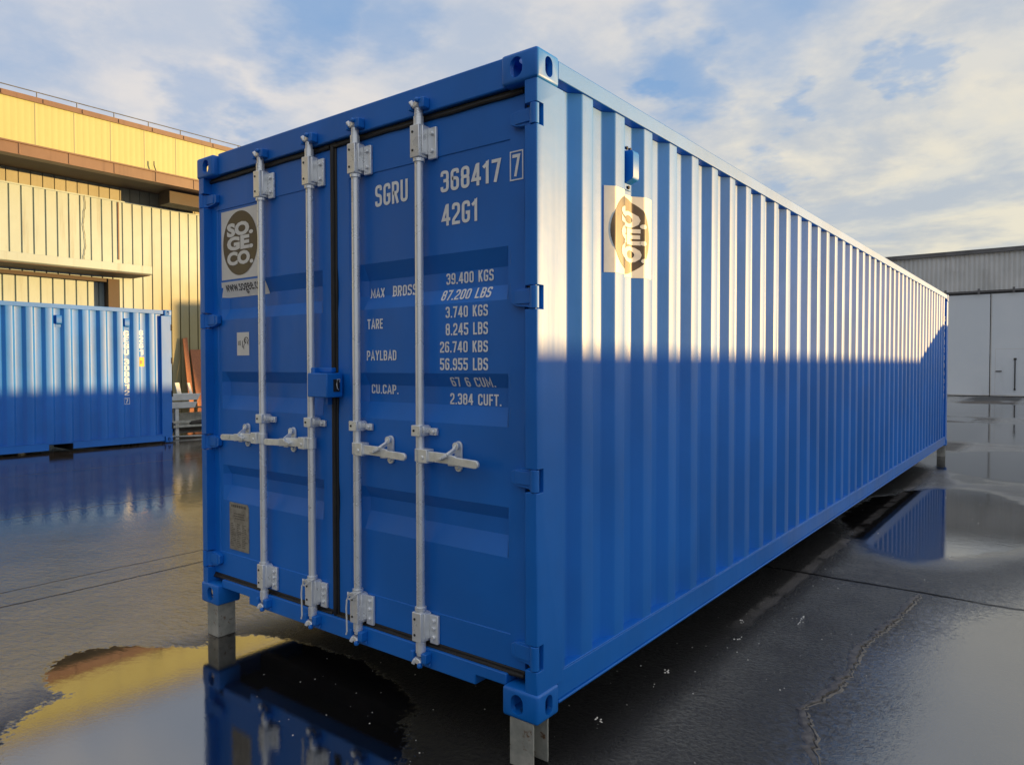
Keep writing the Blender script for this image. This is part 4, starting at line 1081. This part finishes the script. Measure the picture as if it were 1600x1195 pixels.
# ------------------------------------------------------------------ clutter between the two containers
def clutter():
    X = -14.2; Z = ZB
    def trough(z0, z1, yl, yr, x, lab):
        bm = B()
        sec = [(x, z0), (x+0.05, z0+0.0), (x+0.07, z1), (x+0.05, z1), (x+0.04, z0+0.03), (x-0.26, z0+0.03), (x-0.27, z1), (x-0.29, z1), (x-0.27, z0)]
        prism(bm, sec, lambda p, q: (p, yl, q), lambda p, q: (p, yr - (z1-q)*0.4, q))
        o = obj('steel_trough', bm, M['whitesteel'], bevel=0.006); recentre(o, (x, (yl+yr)/2, z0)); tag(o, lab, 'trough', 'white steel troughs')
    trough(0.615+Z, 0.760+Z, 4.6, 6.45, X, 'upper white steel trough stacked in the gap between the two blue containers')
    trough(0.440+Z, 0.575+Z, 4.6, 6.36, X+0.02, 'lower white steel trough resting on the dark rack in the gap between the containers')
    # dark rack under the troughs
    r = empty('steel_rack', (X, 5.6, 0), 'dark scrap steel rack carrying the white troughs in the gap between the containers', 'rack')
    for y in (4.9, 5.86, 6.75):
        bm = B(); box(bm, X-0.45, X-0.37, y, y+0.08, 0, 0.62); box(bm, X-0.02, X+0.05, y, y+0.08, 0, 0.62); obj('upright', bm, M['whitesteel'] if y == 5.86 else M['rust'], r)
    bm = B(); box(bm, X-0.45, X+0.055, 4.8, 6.9, 0.6205, 0.6285); obj('shelf', bm, M['rust'], r)
    bm = B(); box(bm, X+0.056, X+0.09, 4.85, 6.45, 0.30, 0.35); box(bm, X+0.056, X+0.12, 4.85, 6.7, 0.20, 0.25); box(bm, X-0.36, X-0.30, 4.85, 6.85, 0.03, 0.5); obj('crossbar', bm, M['foot'], r)
    bm = B()
    for i in range(4): box(bm, X-0.36+i*0.085, X-0.30+i*0.085, 5.1, 6.8, 0.1, 0.16+0.03*(i % 2))
    cyl(bm, (X+0.06, 6.2, 0.28), (X+0.10, 6.55, 0.30), 0.06, 12); obj('scrap_bundle', bm, M['rust'], r)
    def board(name, mat, x, y0, y1, h, lean, t, lab, cat, group, top=0.0, tilt=0.0, z0=0.0):
        bm = B()
        prism(bm, [(y0, z0), (y1, z0), (y1+tilt, h+top), (y0+tilt, h)], lambda p, q: (x - lean*(q-z0)/h, p, q), lambda p, q: (x - t - lean*(q-z0)/h, p, q))
        o = obj(name, bm, mat, bevel=0.004); recentre(o, (x, (y0+y1)/2, z0)); tag(o, lab, cat, group)
    board('timber_offcut', M['whitewood'], X-0.12, 6.02, 6.12, 1.20, 0.10, 0.03, 'white painted offcut standing in the upper trough, the left of the two', 'board', 'white offcuts in the trough', tilt=-0.06, z0=0.852)
    board('timber_offcut', M['whitewood'], X-0.12, 6.32, 6.38, 1.19, 0.10, 0.03, 'narrower white painted offcut standing in the upper trough, the right of the two', 'board', 'white offcuts in the trough', tilt=-0.07, z0=0.852)
    board('timber_board', M['redwood'], -24.3, 11.62, 11.80, 2.62, 0.45, 0.04, 'tall narrow reddish board leaning against the golden factory wall', 'board', 'reddish boards against the wall', top=0.04)
    board('timber_board', M['redwood'], -24.2, 11.88, 12.75, 2.20, 0.5, 0.04, 'wide reddish board leaning on the golden factory wall beside a taller narrow one', 'board', 'reddish boards against the wall', top=0.02)
    bm = B(); tube(bm, [(-13.75, 5.55, 0.045), (-13.60, 5.9, 0.04), (-13.5, 6.25, 0.03)], 0.018, 8); tube(bm, [(-13.52, 6.15, 0.03), (-13.45, 6.35, 0.10)], 0.012, 6)
    o = obj('metal_rod', bm, M['foot']); recentre(o, (-13.6, 5.9, 0)); tag(o, 'thin pale metal rod lying on the wet ground below the rack', 'rod')
clutter()

# ------------------------------------------------------------------ unseen low wall and sloped slab added to shade the yard (right of the view)
def shade_makers():
    h = 1.842 + ZB  # height set so the added wall's shade line meets the container side
    bm = B(); box(bm, 10.0, 10.25, 4.0, 44.0, 0, h); box(bm, 9.96, 10.29, 4.0, 44.0, h-0.06, h) if False else None
    o = obj('shade_wall', bm, M['concrete'], bevel=0.006); recentre(o, (10.12, 24, 0)); tag(o, 'long low concrete wall out of view on the right, added to shade the yard', 'wall')
    bm = B()
    z = lambda q: q + 0.11 + ZB
    poly = [(12.0, 0), (12.72, z(1.50)), (12.78, z(1.53)), (14.82, z(2.07)), (17.2, z(2.07)), (17.2, 0)]  # outline shaped to throw the slanting shade edge onto the container
    prism(bm, poly, lambda p, q: (3.0, p, q), lambda p, q: (3.25, p, q))
    o = obj('sloped_shade_wall', bm, M['concrete'], bevel=0.006); recentre(o, (3.1, 14.6, 0)); tag(o, 'short unseen concrete slab with a sloping top, added to cast slanting shade', 'wall')
shade_makers()

# ------------------------------------------------------------------ small pale grit on the tarmac
def grit():
    bm = B(); rnd = random.Random(21)
    def chip(x, y, r):
        n = rnd.randint(5, 7); a0 = rnd.uniform(0, 6); el = rnd.uniform(0.5, 1); ro = rnd.uniform(0, 3)
        pts = []
        for i in range(n):
            a = a0 + 2*math.pi*i/n; q = r*rnd.uniform(.6, 1.1); px, py = q*math.cos(a), q*math.sin(a)*el
            pts.append((x + px*math.cos(ro)-py*math.sin(ro), y + px*math.sin(ro)+py*math.cos(ro)))
        h = r*rnd.uniform(.3, .7)
        A = [bm.verts.new((p[0], p[1], -0.001)) for p in pts]; T = bm.verts.new((x, y, h))
        for i in range(n): bm.faces.new((A[i], A[(i+1) % n], T))
    for _ in range(420):
        x, y = rnd.uniform(-1.7, 1.0), rnd.uniform(-0.4, 4.5)
        if x > 0.25 and rnd.random() < .5: continue
        chip(x, y, rnd.choice((0.0022, 0.0028, 0.0035, 0.0045, 0.006)))
    for _ in range(60): chip(rnd.uniform(-2.2, 1.2), rnd.uniform(4, 12), rnd.uniform(.005, .010))
    for x, y in ((-0.02, 1.16), (0.03, 2.12), (0.12, 1.84), (-0.03, 0.52), (0.33, 2.3), (0.3, 2.4)):
        for _ in range(5): chip(x+rnd.gauss(0, .012), y+rnd.gauss(0, .02), rnd.uniform(.005, .011))
    o = obj('gravel', bm, M['whitewood'], fixn=True); tag(o, 'pale grit scattered on the black wet tarmac', 'grit', kind='stuff')
grit()
